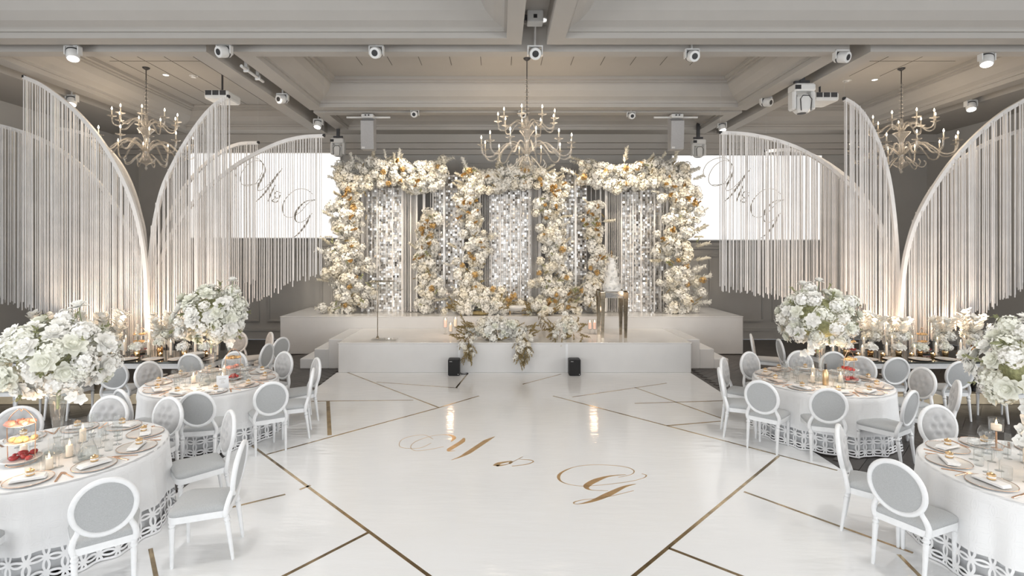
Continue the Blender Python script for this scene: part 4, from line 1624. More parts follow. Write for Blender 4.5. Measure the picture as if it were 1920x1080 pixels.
def visible(x, y, z=.8, mar=30):
    if y < .5:
        return False
    px = CX + F * x / y
    py = CY + F * (H - z) / y
    return -mar < px < 1920 + mar and py < 1080 + mar


def candle_cyl(label, x, y, z, tall=1.0, group=None):
    t = thing('candle_glass', label, 'candle', (x, y, z), 0, group)
    obj('glass_cylinder', CYL, t, sc=(1, 1, tall))
    k = .55 if tall > 1.4 else .85
    c = obj('candle', CWAX, t, sc=(k, k, tall))
    obj('flame', FLAME, c, (0, 0, .108), sc=(1 / k, 1 / k, 1 / tall))
    return t


def tier_stand(label, x, y, z, foods, group=None, rz=0, hh=1.0):
    t = thing('tiered_stand', label, 'food stand', (x, y, z), rz, group)
    for k, (r, zz, mat) in enumerate(((.15, .03, 0), (.125, .17, 0), (.11, .31, 0))):
        zz *= hh
        pl = obj('plate', MB().lathe([(.02, zz), (r * .8, zz + .003), (r, zz + .013), (r * .8, zz + .007), (.001, zz + .006)], 24).mesh('plate', M_PORC, 'all'), t)
        rn = random.Random(int(x * 100) + k)
        f = MB()
        for i in range(11):
            a, rr = rn.uniform(0, 6.28), rn.uniform(.0, .78) * r
            s = rn.uniform(.018, .03)
            n = len(f.v)
            f.sphere((0, 0, 0), s, 6, 4, .8)
            f.xf(Matrix.Translation((rr * math.cos(a), rr * math.sin(a), zz + .010 + s * .7)) @ Matrix.Rotation(rn.uniform(0, 3), 4, 'Z') @ Matrix.Diagonal((1.5, .9, 1, 1)), n)
        o = obj('food', f.mesh('food', foods[k], 'all'), pl)
        o['kind'] = 'stuff'
    top = .31 * hh
    for s in (-1, 1):
        obj('wire_post', MB().tube([(s * .105, 0, 0), (s * .112, 0, top + .02)], .004, 5).mesh('wire_post', M_ROSEGOLD, True), t)
    obj('handle', MB().tube(catmull([(-.112, 0, top + .01), (-.09, 0, top + .07), (-.05, 0, top + .12), (-.015, 0, top + .145), (0, 0, top + .125), (.015, 0, top + .145), (.05, 0, top + .12), (.09, 0, top + .07), (.112, 0, top + .01)], 4), .0045, 5).mesh('handle', M_ROSEGOLD, 'all'), t)
    obj('foot_ring', MB().tube([(.105 * math.cos(2 * PI * k / 24), .105 * math.sin(2 * PI * k / 24), .005) for k in range(24)], .005, 5, closed=True).mesh('foot_ring', M_ROSEGOLD, 'all'), t)
    return t


def flower_ball(label, x, y, z, rx, rz, n, seed, orch_dir=None, extra=()):
    """tall-vase centrepiece: z is the height of the ball's centre"""
    rnd = random.Random(seed)
    t = thing('flower_centrepiece', label, 'flowers', (x, y, TZ + .003))
    zc = z - TZ
    obj('foliage_core', MB().sphere((0, 0, zc), rx * .66, 14, 9, rz / rx).mesh('foliage_core', M_FOLI, 'all'), t)
    obj('stem_bundle', MB().tube([(0, 0, .40), (.006, .004, .50), (0, 0, zc - rz * .5)], [.010, .016, .03], 7).mesh('stem_bundle', M_STEM, True), t)
    for i in range(n):
        d = fib(n, i)
        d = (d + Vector((rnd.uniform(-.2, .2), rnd.uniform(-.2, .2), rnd.uniform(-.2, .2)))).normalized()
        if d.z < -.8:
            continue
        k = rnd.uniform(.80, 1.06)
        p = Vector((d.x * rx * k, d.y * rx * k, zc + d.z * rz * k))
        u = rnd.random()
        if u < .55:
            bloom(t, rnd.choice(ROSE), p, d + Vector((0, -.1, .25)), rnd.uniform(.082, .115), rnd)
        elif u < .88:
            bloom(t, rnd.choice(HYDR), p * 1.0, d, rnd.uniform(.085, .125), rnd)
        else:
            bloom(t, CLUS[rnd.randrange(2)], p, d, rnd.uniform(.07, .10), rnd)
    for i in range(20):
        d = fib(20, i)
        if d.z < -.7:
            continue
        p = Vector((d.x * rx * .82, d.y * rx * .82, zc + d.z * rz * .82))
        bloom(t, rnd.choice(SPRIG), p, d + Vector((rnd.uniform(-.5, .5), rnd.uniform(-.5, .5), rnd.uniform(-.3, .3))), rnd.uniform(.13, .20), rnd)
    for (dx, dy, dz, s) in extra:
        b = obj('rose', ROSE[0], t, (dx, dy, zc + dz), (.1, .1, rnd.uniform(0, 6)), s)
        obj('rose_stem', MB().tube([(0, 0, 0), (.0, 0, -2.2)], .05, 5).mesh('rose_stem', M_STEM), b)
    if orch_dir:
        ox, oy, L, k = orch_dir
        for i in range(k):
            f = i / k
            p = (ox * (.7 + .45 * f) * rx / .5 + rnd.uniform(-.05, .05), oy + rnd.uniform(-.06, .06), zc - rz * .45 - L * f)
            bloom(t, ORCH, p, (ox * .5 + rnd.uniform(-.4, .4), -1, rnd.uniform(-.2, .5)), rnd.uniform(.055, .075), rnd)
    return t


LINER = MB().lathe([(.874, .05), (.872, .75)], 64, cap0=False, cap1=False).mesh('underskirt', pbr('grey white liner', (.66, .67, .68), .8, var=.02), 'all')
CLOTHS = [cloth_mesh(3), cloth_mesh(8)]
FOODS = (M_GREENS, M_PASTRY, M_FISH)


def round_table(nm, cx, cy_, off, k):
    t = thing('round_table', 'round banquet table hidden under the white cloth, ' + nm, 'table', (cx, cy_, 0), group='round guest tables')
    obj('table_top', TBL_TOP, t)
    for a in range(4):
        obj('leg', TBL_LEG, t, (.6 * math.cos(a * PI / 2 + .8), .6 * math.sin(a * PI / 2 + .8), 0))
    c = obj('tablecloth', CLOTHS[k % 2], None, (cx, cy_, 0), (0, 0, k * 1.3))
    obj('underskirt', LINER, c)
    tag(c, 'white lace-hemmed tablecloth draped to the floor, ' + nm, 'tablecloth', 'white lace tablecloths')
    rnd = random.Random(90 + k)
    z = TZ + .0005
    for i in range(10):
        a = -PI / 2 - (i + off) * 2 * PI / 10            # clockwise from the front, seen from above
        ux, uy = math.cos(a), math.sin(a)
        tx, ty = -uy, ux
        P = lambda r, s: (cx + ux * r + tx * s, cy_ + uy * r + ty * s)
        where = ', %s place clockwise from the front, %s' % (ORD[i], nm)
        rz = a - PI / 2
        x, y = P(.70, 0)
        if not visible(x, y):
            continue
        on_table('charger_plate', 'pearl grey charger plate with gold rim' + where, 'plate', [(PLATE,), (PLATE_RIM,)], x, y, z, rz, 'charger plates')
        nap = NAPN if (nm.startswith('far') and i in (2, 3, 4, 7, 8)) else NAPW
        o = obj('napkin', nap, None, (x, y, z + .0175), (0, 0, rz + rnd.uniform(-.25, .25)))
        tag(o, ('blush' if nap is NAPN else 'white') + ' folded napkin on a charger' + where, 'napkin', 'folded napkins')
        on_table('favour_box', 'little gold favour box on the napkin' + where, 'box', [(BOX,), (BOXBAND,)], x + rnd.uniform(-.03, .03), y + rnd.uniform(-.02, .02), z + .0387, rnd.uniform(0, 3), 'gold favour boxes')
        x, y = P(.71, -.20)
        o = obj('fork', FORK, None, (x, y, z), (0, 0, rz + PI + rnd.uniform(-.15, .15)))
        tag(o, 'rose gold fork' + where, 'fork', 'rose gold forks')
        x, y = P(.71, .20)
        o = obj('knife', KNIFE, None, (x, y, z), (0, 0, rz + PI + rnd.uniform(-.15, .15)))
        tag(o, 'rose gold knife' + where, 'knife', 'rose gold knives')
        x, y = P(.46 + rnd.uniform(-.02, .02), .13)
        on_table('wine_glass', 'clear round wine glass' + where, 'glass', [(WINE_STEM,), (WINE_BOWL,)], x, y, z, 0, 'wine glasses')
        x, y = P(.36 + rnd.uniform(-.02, .02), .05)
        on_table('champagne_flute', 'clear champagne flute' + where, 'glass', [(FLUTE_S,), (FLUTE_B,)], x, y, z, 0, 'champagne flutes')
        x, y = P(.47 + rnd.uniform(-.02, .02), -.03)
        o = obj('tumbler', TUMB, None, (x, y, z))
        tag(o, 'clear water tumbler' + where, 'glass', 'water tumblers')
    for i, (r, a) in enumerate(((.24, 215), (.25, 330), (.25, 80))):
        candle_cyl('%s candle glass by the vase, %s' % (('left front', 'right front', 'back')[i], nm), cx + r * math.cos(math.radians(a)), cy_ + r * math.sin(math.radians(a)), z, 1.0 + .2 * (i == 2), 'candle glasses on the guest tables')
    v = obj('trumpet_vase', VASE, None, (cx, cy_, z))
    tag(v, 'tall clear trumpet vase holding the white flowers, ' + nm, 'vase', 'trumpet vases')
    point_light('candle_glow', (cx, cy_ - .33, TZ + .36), 6, (1.0, .68, .42), .1)


LN, LM, RN, RM = (-4.2, 4.95), (-4.2, 7.62), (4.70, 4.43), (4.72, 7.65)
round_table('near left table', *LN, .3, 0)
round_table('far left table', *LM, .15, 1)
round_table('near right table', *RN, .1, 2)
round_table('far right table', *RM, .4, 3)
flower_ball('large white rose and hydrangea ball on the near left table', LN[0], LN[1], 1.67, .45, .34, 84, 71, (.34, -.16, .22, 16), ((.12, .1, .46, .09),))
flower_ball('white rose and hydrangea ball on the far left table', LM[0] - .02, LM[1], 1.70, .46, .42, 84, 72, (.36, -.1, .22, 9), ((.32, 0, .53, .085), (.44, -.1, .36, .07)))
flower_ball('white rose ball at the right picture edge on the near right table', RN[0] + .02, RN[1], 1.66, .53, .42, 92, 73, (-.34, -.12, .42, 22))
flower_ball('white orchid and rose ball on the far right table', RM[0] - .04, RM[1], 1.68, .50, .44, 86, 74, (-.22, -.2, .30, 18), ((-.28, -.1, .50, .08), (.02, 0, .54, .08)))

# table extras
TS = TZ + .0005
def gx(px, py):
    p = G(px, py, TZ)
    return p[0], p[1]


x, y = gx(40, 868)
tier_stand('three-tier gold wire pastry stand with salmon and berries, near left table', x, y, TS, (M_BERRY, M_PASTRY, M_FISH), rz=.2, hh=1.1)
x, y = gx(165, 860)
on_table('carafe', 'clear water carafe with a flared lip, near left table', 'carafe', [(CARAFE,), (WATER,)], x, y, TS)
x, y = gx(92, 880)
candle_cyl('candle in a straight glass cylinder, in front of the pastry stand', x, y, TS, .9)
x, y = gx(66, 893)
on_table('carafe', 'broad clear glass jug at the front of the near left table', 'carafe', [(MB().lathe([(.06, 0), (.065, .008), (.07, .16)], 18, cap1=False).mesh('jug', M_GLASS, 'all'),)], x, y, TS)
x, y = gx(129, 822)
on_table('coupe_glass', 'tall coupe glass behind the vase, near left table', 'glass', [(COUPE_S,), (COUPE_B,)], x, y, TS)
x, y = gx(437, 712)
tier_stand('three-tier pastry stand with berries, far left table', x, y, TS, (M_BERRY, M_FISH, M_PASTRY), rz=.9)
x, y = gx(384, 722)
on_table('carafe', 'clear water carafe in the middle of the far left table', 'carafe', [(CARAFE,), (WATER,)], x, y, TS)
x, y = gx(418, 730)
t = thing('menu_card', 'white standing menu card on the far left table', 'card', (x, y, TS), .35)
obj('card', MB().bbox(-.075, .075, -.003, .003, .012, .20, .001).xf(Matrix.Rotation(.18, 4, 'X')).mesh('card', M_CARD), t)
obj('card_base', MB().bbox(-.05, .05, -.02, .03, 0, .014, .003).mesh('card_base', M_ACRYL), t)
for k, (w, z) in enumerate(((.08, .15), (.035, .12), (.05, .095))):
    obj('print_line', MB().box(-w / 2, w / 2, -.0042, -.0034, z, z + .006).xf(Matrix.Rotation(.18, 4, 'X')).mesh('print_line', M_INK), t)
x, y = gx(1592, 716)
tier_stand('three-tier pastry stand with berries, far right table', x, y, TS, (M_BERRY, M_BERRY, M_PASTRY), rz=.4)
x, y = gx(1548, 722)
t = thing('wine_bottle', 'gold-labelled bottle with black neck on the far right table', 'bottle', (x, y, TS))
obj('bottle_body', MB().lathe([(.036, 0), (.038, .005), (.038, .18), (.016, .22), (.014, .24)], 14).mesh('bottle_body', M_GOLDSAT, 'all'), t)
obj('neck_foil', MB().lathe([(.0165, .225), (.0155, .30)], 12).mesh('neck_foil', M_BLACK, True), t)
x, y = gx(1574, 727)
on_table('carafe', 'clear water carafe in front of the far right table stand', 'carafe', [(CARAFE,), (WATER,)], x, y, TS)
x, y = gx(1868, 842)
t = thing('candle_holder', 'gold-footed candle glass on a tall stem, near right table', 'candle', (x, y, TS))
obj('foot', MB().lathe([(.05, 0), (.048, .006), (.008, .014), (.007, .17)], 14).mesh('foot', M_ROSEGOLD, 'all'), t)
obj('glass_cylinder', MB().lathe([(.02, .17), (.055, .18), (.058, .30)], 16, cap1=False).mesh('glass_cylinder', M_GLASS, 'all'), t)
c = obj('candle', MB().lathe([(.04, .185), (.04, .24)], 14).mesh('candle', M_WAX, 'all'), t)
obj('flame', FLAME, c, (0, 0, .24))
x, y = gx(1850, 838)
on_table('brandy_glass', 'large round balloon glass beside the candle holder, near right table', 'glass',
         [(MB().lathe([(.04, 0), (.036, .003), (.006, .01), (.006, .06)], 14).mesh('stem', M_GLASS, 'all'),),
          (MB().lathe([(.006, .06), (.045, .075), (.068, .12), (.066, .16), (.048, .20)], 18, cap0=False, cap1=False).mesh('bowl', M_GLASS, 'all'),)], x, y, TS)

# ================================================================== LONG MIRRORED TABLES
def long_table(nm, x0, x1, y0, y1, sgn):
    t = thing('long_table', 'long mirrored table with white apron under the fringe sails, ' + nm, 'table', ((x0 + x1) / 2, (y0 + y1) / 2, 0))
    ob_abs('table_top', MB().bbox(x0, x1, y0, y1, .735, TZ, .006), M_MIRTOP, t)
    ob_abs('apron', MB().box(x0 + .04, x1 - .04, y0 + .03, y0 + .07, .64, .735).box(x0 + .04, x1 - .04, y1 - .07, y1 - .03, .64, .735)
           .box(x0 + .03, x0 + .07, y0 + .07, y1 - .07, .64, .735).box(x1 - .07, x1 - .03, y0 + .07, y1 - .07, .64, .735), M_FRAME, t)
    bal = MB().lathe([(.05, .18), (.06, .20), (.035, .24), (.075, .33), (.04, .41), (.07, .50), (.04, .57), (.06, .62), (.06, .64)], 14).mesh('baluster_leg', M_BLACK, True)
    for f in (.08, .36, .64, .92):
        for y in (y0 + .3, y1 - .3):
            xx = x0 + (x1 - x0) * f
            obj('baluster_leg', bal, t, (xx - t.location[0], y - t.location[1], 0))
    ob_abs('plinth', MB().bbox(x0 + .12, x1 - .12, y0 + .12, y1 - .12, 0, .18, .01), M_CREAMWOOD, t)
    rnd = random.Random(int(abs(x0) * 10))
    n = 9
    z = TZ + .0005
    inner, outer = (x1, x0) if sgn < 0 else (x0, x1)
    for i in range(n):
        f = (i + .5) / n
        x = inner + (outer - inner) * f
        o_ = ORD[i] + ' from the stage end, ' + nm
        if not visible(x, y0, mar=60):
            continue
        # dinner plate at the near edge
        on_table('charger_plate', 'pearl grey charger plate at the near edge, ' + o_, 'plate', [(PLATE,), (PLATE_RIM,)], x, y0 + .19, z, 0, 'charger plates')
        # tall candle
        xc = x + rnd.uniform(-.05, .05)
        candle_cyl('tall candle glass, ' + o_, xc + .11, y0 + .50 + rnd.uniform(-.02, .02), z, rnd.choice((1.5, 1.9, 2.3)), 'tall candle glasses on the long tables')
        candle_cyl('back row candle glass, ' + o_, xc - .08, y0 + .80 + rnd.uniform(-.02, .03), z, rnd.choice((1.9, 2.3, 2.6)), 'tall candle glasses on the long tables')
        on_table('gold_votive', 'gold votive cup with candle, ' + o_, 'candle', [(VOT,), (VWAX, (0, 0, 0), [(FLAME, (0, 0, .04))])], xc - .02, y0 + .40, z, 0, 'gold votive cups')
        # flower vase
        tv = thing('flower_vase', 'white flowers in a gold vase, ' + o_, 'flowers', (xc - .13, y0 + .56, z), 0, 'small flower vases on the long tables')
        hv = rnd.choice((.10, .13, .18))
        obj('vase', MB().lathe([(.035, 0), (.045, .01), (.05, hv * .6), (.042, hv)], 14).mesh('vase', M_GOLDSAT if i % 2 else M_FABAMBER, 'all'), tv)
        for q in range(6):
            a = q * 1.05
            bloom(tv, rnd.choice(ROSE + HYDR), (.07 * math.cos(a) * (q > 0), .06 * math.sin(a) * (q > 0), hv + .05 + .04 * (q == 0)), (math.cos(a) * .6, math.sin(a) * .6 - .2, 1), rnd.uniform(.06, .085), rnd)
        if i % 2 == 0:
            xb = xc + .24
            tb = thing('bud_vase', 'slim glass bud vase with a white stem, ' + o_, 'vase', (xb, y0 + .66, z), 0, 'glass bud vases')
            obj('glass', MB().lathe([(.025, 0), (.03, .01), (.03, .08), (.012, .13), (.014, .18)], 12, cap1=False).mesh('glass', M_GLASSV, 'all'), tb)
            obj('stem', MB().tube([(0, 0, .02), (.01, 0, .2), (0, .01, .36)], .004, 5).mesh('stem', M_STEM), tb)
            bloom(tb, SPIKE[0], (0, .01, .28), (.1, 0, 1), .26, rnd)
        if i % 3 == 1:
            tier_stand('three-tier pastry stand, ' + o_, xc + .16, y1 - .16, z, (M_BERRY, M_PASTRY, M_PASTRY), 'pastry stands on the long tables', .5)
        else:
            # airy branch arrangement at the back
            ta = thing('flower_vase', 'airy cream branches in a glass vase, ' + o_, 'flowers', (xc + .12, y1 - .15, z), 0, 'airy branch vases on the long tables')
            obj('vase', MB().lathe([(.05, 0), (.055, .01), (.055, .24)], 14, cap1=False).mesh('vase', M_GLASSV, 'all'), ta)
            for q in range(4):
                a = q * 1.5
                bloom(ta, SPIKE[0], (.02 * math.cos(a), .02 * math.sin(a), .15), (math.cos(a) * .35, math.sin(a) * .25, 1), rnd.uniform(.45, .62), rnd)
            for q in range(8):
                a = q * .8
                bloom(ta, rnd.choice(HYDR + CLUS), (.11 * math.cos(a), .08 * math.sin(a), .29 + rnd.uniform(-.04, .06)), (math.cos(a), math.sin(a) - .3, .7), rnd.uniform(.07, .10), rnd)
    for f in (.15, .5, .85):
        point_light('candle_glow', (inner + (outer - inner) * f * .8, y1 + .02, 1.30), 18, (1.0, .72, .50), .12)


long_table('left long table', -8.95, -4.95, 8.92, 9.95, -1)
long_table('right long table', 5.75, 9.9, 8.92, 9.95, 1)
tb = thing('plate_stack', 'stack of white plates on a dark tray, stage end of the left long table', 'plates', (-5.35, 9.15, TZ + .0005))
obj('tray', MB().bbox(-.22, .22, -.15, .15, 0, .02, .008).mesh('tray', M_DARK), tb)
for k in range(6):
    obj('plate', PLATE, tb, (.0 + .01 * (k % 2), 0, .02 + k * .014), (0, 0, k), (.9, .9, .9))

# ================================================================== CHANDELIERS
def arm_path(R, up_, dz):
    return catmull([(.05, 0, 0), (R * .22, 0, up_ * .85), (R * .42, 0, up_), (R * .60, 0, up_ * .35), (R * .74, 0, -up_ * .35), (R * .88, 0, -up_ * .45), (R * .975, 0, -up_ * .05), (R, 0, dz)], 4)


ARM_LO = MB().tube(arm_path(.95, .20, .14), .0165, 7).mesh('arm', M_CRYSTAL, 'all')
ARM_UP = MB().tube(arm_path(.60, .12, .12), .0145, 7).mesh('arm', M_CRYSTAL, 'all')
DRIP = MB().lathe([(.012, -.01), (.03, .0), (.085, .018), (.088, .022), (.03, .008), (.014, .03), (.012, .04)], 14).mesh('drip_pan', M_CRYSTAL, 'all')
CTUBE = MB().lathe([(.011, .03), (.011, .14)], 8).mesh('candle_tube', pbr('ivory candle tube', (.82, .74, .6), .5), 'all')
BULB = MB().lathe([(.004, .14), (.014, .158), (.0155, .172), (.009, .195), (.001, .215)], 10).mesh('bulb', M_BULB, 'all')
CURL = MB().tube(catmull([(.10, 0, 0), (.22, 0, -.12), (.30, 0, -.22), (.38, 0, -.24), (.42, 0, -.16), (.38, 0, -.10)], 4), .0125, 6).mesh('glass_curl', M_CRYSTAL, 'all')
COLUMN = MB().lathe([(.001, -.42), (.022, -.40), (.03, -.37), (.012, -.34), (.03, -.30), (.10, -.26), (.165, -.20), (.17, -.18), (.06, -.15), (.045, -.05), (.075, .02),
                     (.045, .10), (.04, .26), (.07, .36), (.16, .46), (.165, .48), (.06, .50), (.04, .57), (.06, .64), (.035, .72), (.025, .80)], 18).mesh('glass_column', M_CRYSTAL, 'all')


def chandelier(label, x, y, zl):
    """zl: height of the lower arm ring's hub"""
    t = thing('chandelier', label, 'chandelier', (x, y, zl), group='clear glass candle chandeliers')
    obj('glass_column', COLUMN, t)
    beads = MB()
    top = ZF - zl
    for k in range(9):
        z = .83 + k * .085
        beads.lathe([(.012, z), (.055 - .002 * k, z + .012), (.055 - .002 * k, z + .018), (.012, z + .034), (.026, z + .05), (.012, z + .066)], 10)
    obj('bead_column', beads.mesh('bead_column', M_CRYSTAL, 'all'), t)['kind'] = 'stuff'
    obj('rod', MB().lathe([(.010, .79), (.010, top - .03)], 8).mesh('rod', M_DARK), t)
    obj('ceiling_rose', MB().lathe([(.03, top - .05), (.07, top - .02), (.075, top)], 14).mesh('ceiling_rose', M_DARK, True), t)
    for n, arm, R, z0, dz, off in ((12, ARM_LO, .95, 0.0, .14, .13), (9, ARM_UP, .60, .54, .12, .3)):
        for k in range(n):
            a = 2 * PI * k / n + off
            o = obj('arm', arm, t, (0, 0, z0), (0, 0, a))
            obj('drip_pan', DRIP, o, (R, 0, dz))
            obj('candle_tube', CTUBE, o, (R, 0, dz))
            obj('bulb', BULB, o, (R, 0, dz))
    for k in range(8):
        obj('glass_curl', CURL, t, (0, 0, -.06), (0, 0, 2 * PI * k / 8 + .2))
    for k in range(3):
        a = 2 * PI * k / 3 + .5
        point_light('chandelier_light', (x + .8 * math.cos(a), y + .8 * math.sin(a), zl + .42), 20, (1.0, .80, .58), .3)


chandelier('clear glass candle chandelier over the dance floor before the flower backdrop', .575, 10.8, 4.68)
chandelier('clear glass candle chandelier among the left fringe sails', D(274, CY, 11.35)[0], 11.35, 4.84)
chandelier('clear glass candle chandelier among the right fringe sails', D(1690, CY, 11.4)[0], 11.4, 4.77)

# ================================================================== CEILING FIXTURES
def aim_rot(d):
    return Vector(d).to_track_quat('-Z', 'Y').to_euler()


FX_YOKE = MB().box(-.13, -.11, -.05, .05, -.16, .0).box(.11, .13, -.05, .05, -.16, .0).box(-.13, .13, -.05, .05, -.02, 0.0).mesh('yoke', M_FIX)
FX_BODY = MB().lathe([(.085, .10), (.10, .08), (.10, -.12), (.092, -.13)], 20).mesh('lamp_body', M_FIX, True)
FX_RING = MB().lathe([(.101, .02), (.103, .02), (.103, .045), (.101, .045)], 20, cap0=False, cap1=False).mesh('cooling_band', M_DARK)
FX_DARK = MB().lathe([(.055, -.133), (.052, -.131)], 16).mesh('lens', M_BLACK, True)
FX_LIT = MB().lathe([(.085, -.134), (.084, -.131)], 18).mesh('lens', M_LAMP, True)
FX_STEM = MB().lathe([(.02, 0), (.02, .32)], 8).mesh('mount_stem', M_FIX)


def track_spot(label, px, py, d, lit, sc=1.0, zz=None, Yd=None):
    """spot in a ceiling groove; pixel is its middle"""
    z = Z0 - .06 if zz is None else zz
    Y = F * (z - H) / (CY - py) if Yd is None else Yd
    x = (px - CX) / F * Y
    t = thing('track_spot', label, 'spotlight', (x, Y, z + .10 * sc), 0, 'white ceiling spotlights', sc)
    obj('mount_stem', FX_STEM, t, (0, 0, 0), sc=(1, 1, (Z0 + GD - z - .10 * sc) / .32 / sc))
    obj('yoke', FX_YOKE, t)
    b = obj('lamp_body', FX_BODY, t, (0, 0, -.12), aim_rot(d))
    obj('cooling_band', FX_RING, b)
    obj('lens', FX_LIT if lit else FX_DARK, b)
    return Vector((x, Y, z))


track_spot('lit white ceiling spot, first of the front row from the left', 137, 97, (.25, -.3, -1), True, .95)
track_spot('white ceiling spot with dark lens over the left side beam, front row', 421, 95, (-.45, -.9, -.35), False, .95)
track_spot('white ceiling spot with dark lens, front row between left beam and centre', 706, 97, (-.05, -1, -.4), False, .95)
track_spot('white ceiling spot with dark lens at the centre of the front row', 1003, 98, (.02, -1, -.45), False, 1.0)
track_spot('white ceiling spot with dark lens, front row between centre and right beam', 1297, 103, (.1, -1, -.4), False, .95)
track_spot('white ceiling spot with dark lens over the right side beam, front row', 1577, 105, (.5, -.9, -.35), False, .95)
track_spot('lit white ceiling spot, last of the front row at the right', 1850, 108, (-.3, -.3, -1), True, .95)
track_spot('white ceiling spot with dark lens on the left side beam', 530, 184, (-.4, -.9, -.3), False, .95)
track_spot('lit white ceiling spot at the far end of the left side beam', 597, 230, (-.1, -.4, -1), True, .95)
track_spot('white ceiling spot with dark lens on the right side beam', 1436, 190, (.55, -.9, -.3), False, .95)
track_spot('lit white ceiling spot at the far end of the right side beam', 1353, 236, (.1, -.4, -1), True, .95)
track_spot('small white ceiling spot with dark lens, second row left of chandelier', 778, 213, (-.1, -1, -.3), False, .8)
track_spot('small white ceiling spot half hidden behind the central chandelier', 980, 214, (.05, -1, -.3), False, .8)
track_spot('small white ceiling spot with dark lens, second row right of chandelier', 1183, 216, (.1, -1, -.3), False, .8)
track_spot('lit white ceiling spot by the left wall above the fringe tip', 135, 186, (.2, -.4, -1), True, .95, Yd=11.6)
track_spot('lit white ceiling spot by the right wall above the right fringe', 1820, 196, (-.2, -.4, -1), True, .95, Yd=12.0)

# control box above the centre spot
p = D(1003, 74, 8.5)
t = thing('ceiling_sensor_box', 'small white control box above the centre front spot', 'box', (p[0], p[1], Z0 + GD - .17))
obj('housing', MB().bbox(-.13, .13, -.10, .10, -.02, .17, .01).mesh('housing', M_FIX), t)
obj('socket', MB().bbox(-.03, .03, -.104, -.10, .04, .10, .001).mesh('socket', M_BLACK), t)
obj('side_knob', MB().bbox(-.18, -.13, -.05, .05, .02, .12, .01).mesh('side_knob', M_DARK), t)


def moving_head(label, px, py, Y, s):
    x, _, z = D(px, py, Y)
    t = thing('moving_head', label, 'stage light', (x, Y, z), 0, 'white moving-head stage lights', s)
    obj('base_box', MB().bbox(-.22, .22, -.16, .16, .16, .32, .03).mesh('base_box', M_FIX), t)
    obj('display', MB().bbox(-.225, -.10, -.165, -.158, .19, .28, .002).mesh('display', M_BLACK), t)
    for sx in (-1, 1):
        obj('yoke_arm', MB().bbox(sx * .20 - .045, sx * .20 + .045, -.11, .11, -.22, .18, .03).mesh('yoke_arm', M_FIX), t)
    h = obj('lamp_head', MB().bbox(-.15, .15, -.16, .14, -.28, .10, .06).mesh('lamp_head', M_FIX), t)
    obj('head_trim', MB().tube([(-.10, -.163, -.26), (-.12, -.163, -.02), (-.06, -.163, .06), (.06, -.163, .06), (.12, -.163, -.02), (.10, -.163, -.26)], .009, 5).mesh('head_trim', M_BLACK), h)
    obj('lens', MB().lathe([(.09, -.285), (.088, -.278)], 16).mesh('lens', M_BLACK), h)
    top = (Z0 + GD - z) / s
    obj('clamp', MB().box(-.05, .05, -.04, .04, .32, top).box(-.16, .16, -.03, .03, .36, .42).mesh('clamp', M_DARK), t)
    return t


moving_head('large white moving-head light hanging from the right side beam', 1503, 188, 10.55, .95)
moving_head('white moving-head light above the left end of the backdrop', 634, 278, 14.7, .82)
moving_head('white moving-head light above the right end of the backdrop', 1309, 280, 14.7, .82)


def projector(label, px, py, Y, s):
    x, _, z = D(px, py, Y)
    t = thing('projector', label, 'projector', (x, Y, z), 0, 'ceiling projectors', s)
    obj('case', MB().bbox(-.26, .26, -.26, .30, -.09, .09, .03).mesh('case', M_FIX), t)
    for k in range(3):
        obj('vent', MB().bbox(-.23 + k * .155, -.10 + k * .155, -.268, -.258, -.02, .08, .002).mesh('vent', M_DARK), t)
    obj('lens', MB().lathe([(.05, 0), (.055, .02)], 12).xf(Matrix.Translation((.1, .30, 0)) @ Matrix.Rotation(-PI / 2, 4, 'X')).mesh('lens', M_BLACK), t)
    obj('ceiling_mount', MB().lathe([(.06, .09), (.02, .12), (.02, (ZF - z) / s)], 10).mesh('ceiling_mount', M_DARK), t)


projector('white ceiling projector behind the tip of the left fringe sail', 417, 183, 11.4, 1.0)
projector('white ceiling projector behind the large moving head on the right', 1537, 187, 11.3, 1.0)


def line_array(label, px, Y):
    x, _, z = D(px, 250, Y)
    t = thing('hanging_speaker', label, 'speaker', (x, Y, z), 0, 'hanging grey column loudspeakers')
    m = MB()
    m.add([(-.16, -.12, -.42), (.16, -.12, -.42), (.16, .14, -.42), (-.16, .14, -.42), (-.16, -.16, .28), (.16, -.16, .28), (.16, .14, .42), (-.16, .14, .42)],
          [(0, 3, 2, 1), (4, 5, 6, 7), (0, 1, 5, 4), (1, 2, 6, 5), (2, 3, 7, 6), (3, 0, 4, 7)])
    obj('cabinet', m.mesh('cabinet', M_GRILL), t)
    obj('top_plate', MB().bbox(-.15, .15, -.14, .14, .36, .46, .015).mesh('top_plate', M_FIX), t)
    obj('badge', MB().box(-.14, -.06, -.1235, -.121, -.40, -.34).mesh('badge', M_FIX), t)
    for sx in (-.04, .04):
        obj('eye_bolt', MB().lathe([(.018, 0), (.018, .02)], 8).xf(Matrix.Translation((sx, -.145, .42)) @ Matrix.Rotation(PI / 2, 4, 'X')).mesh('eye_bolt', M_BLACK), t)
    top = Z0 - z + .2
    obj('drop_pole', MB().lathe([(.018, .46), (.018, top)], 8).mesh('drop_pole', M_DARK), t)
    obj('cross_bar', MB().tube([(-.55, 0, top - .28), (.55, 0, top - .28)], .025, 8).mesh('cross_bar', M_FIX, True), t)


line_array('slim grey column loudspeaker hung above the left flower header', 691, 13.1)
line_array('slim grey column loudspeaker hung above the right flower header', 1267, 13.1)

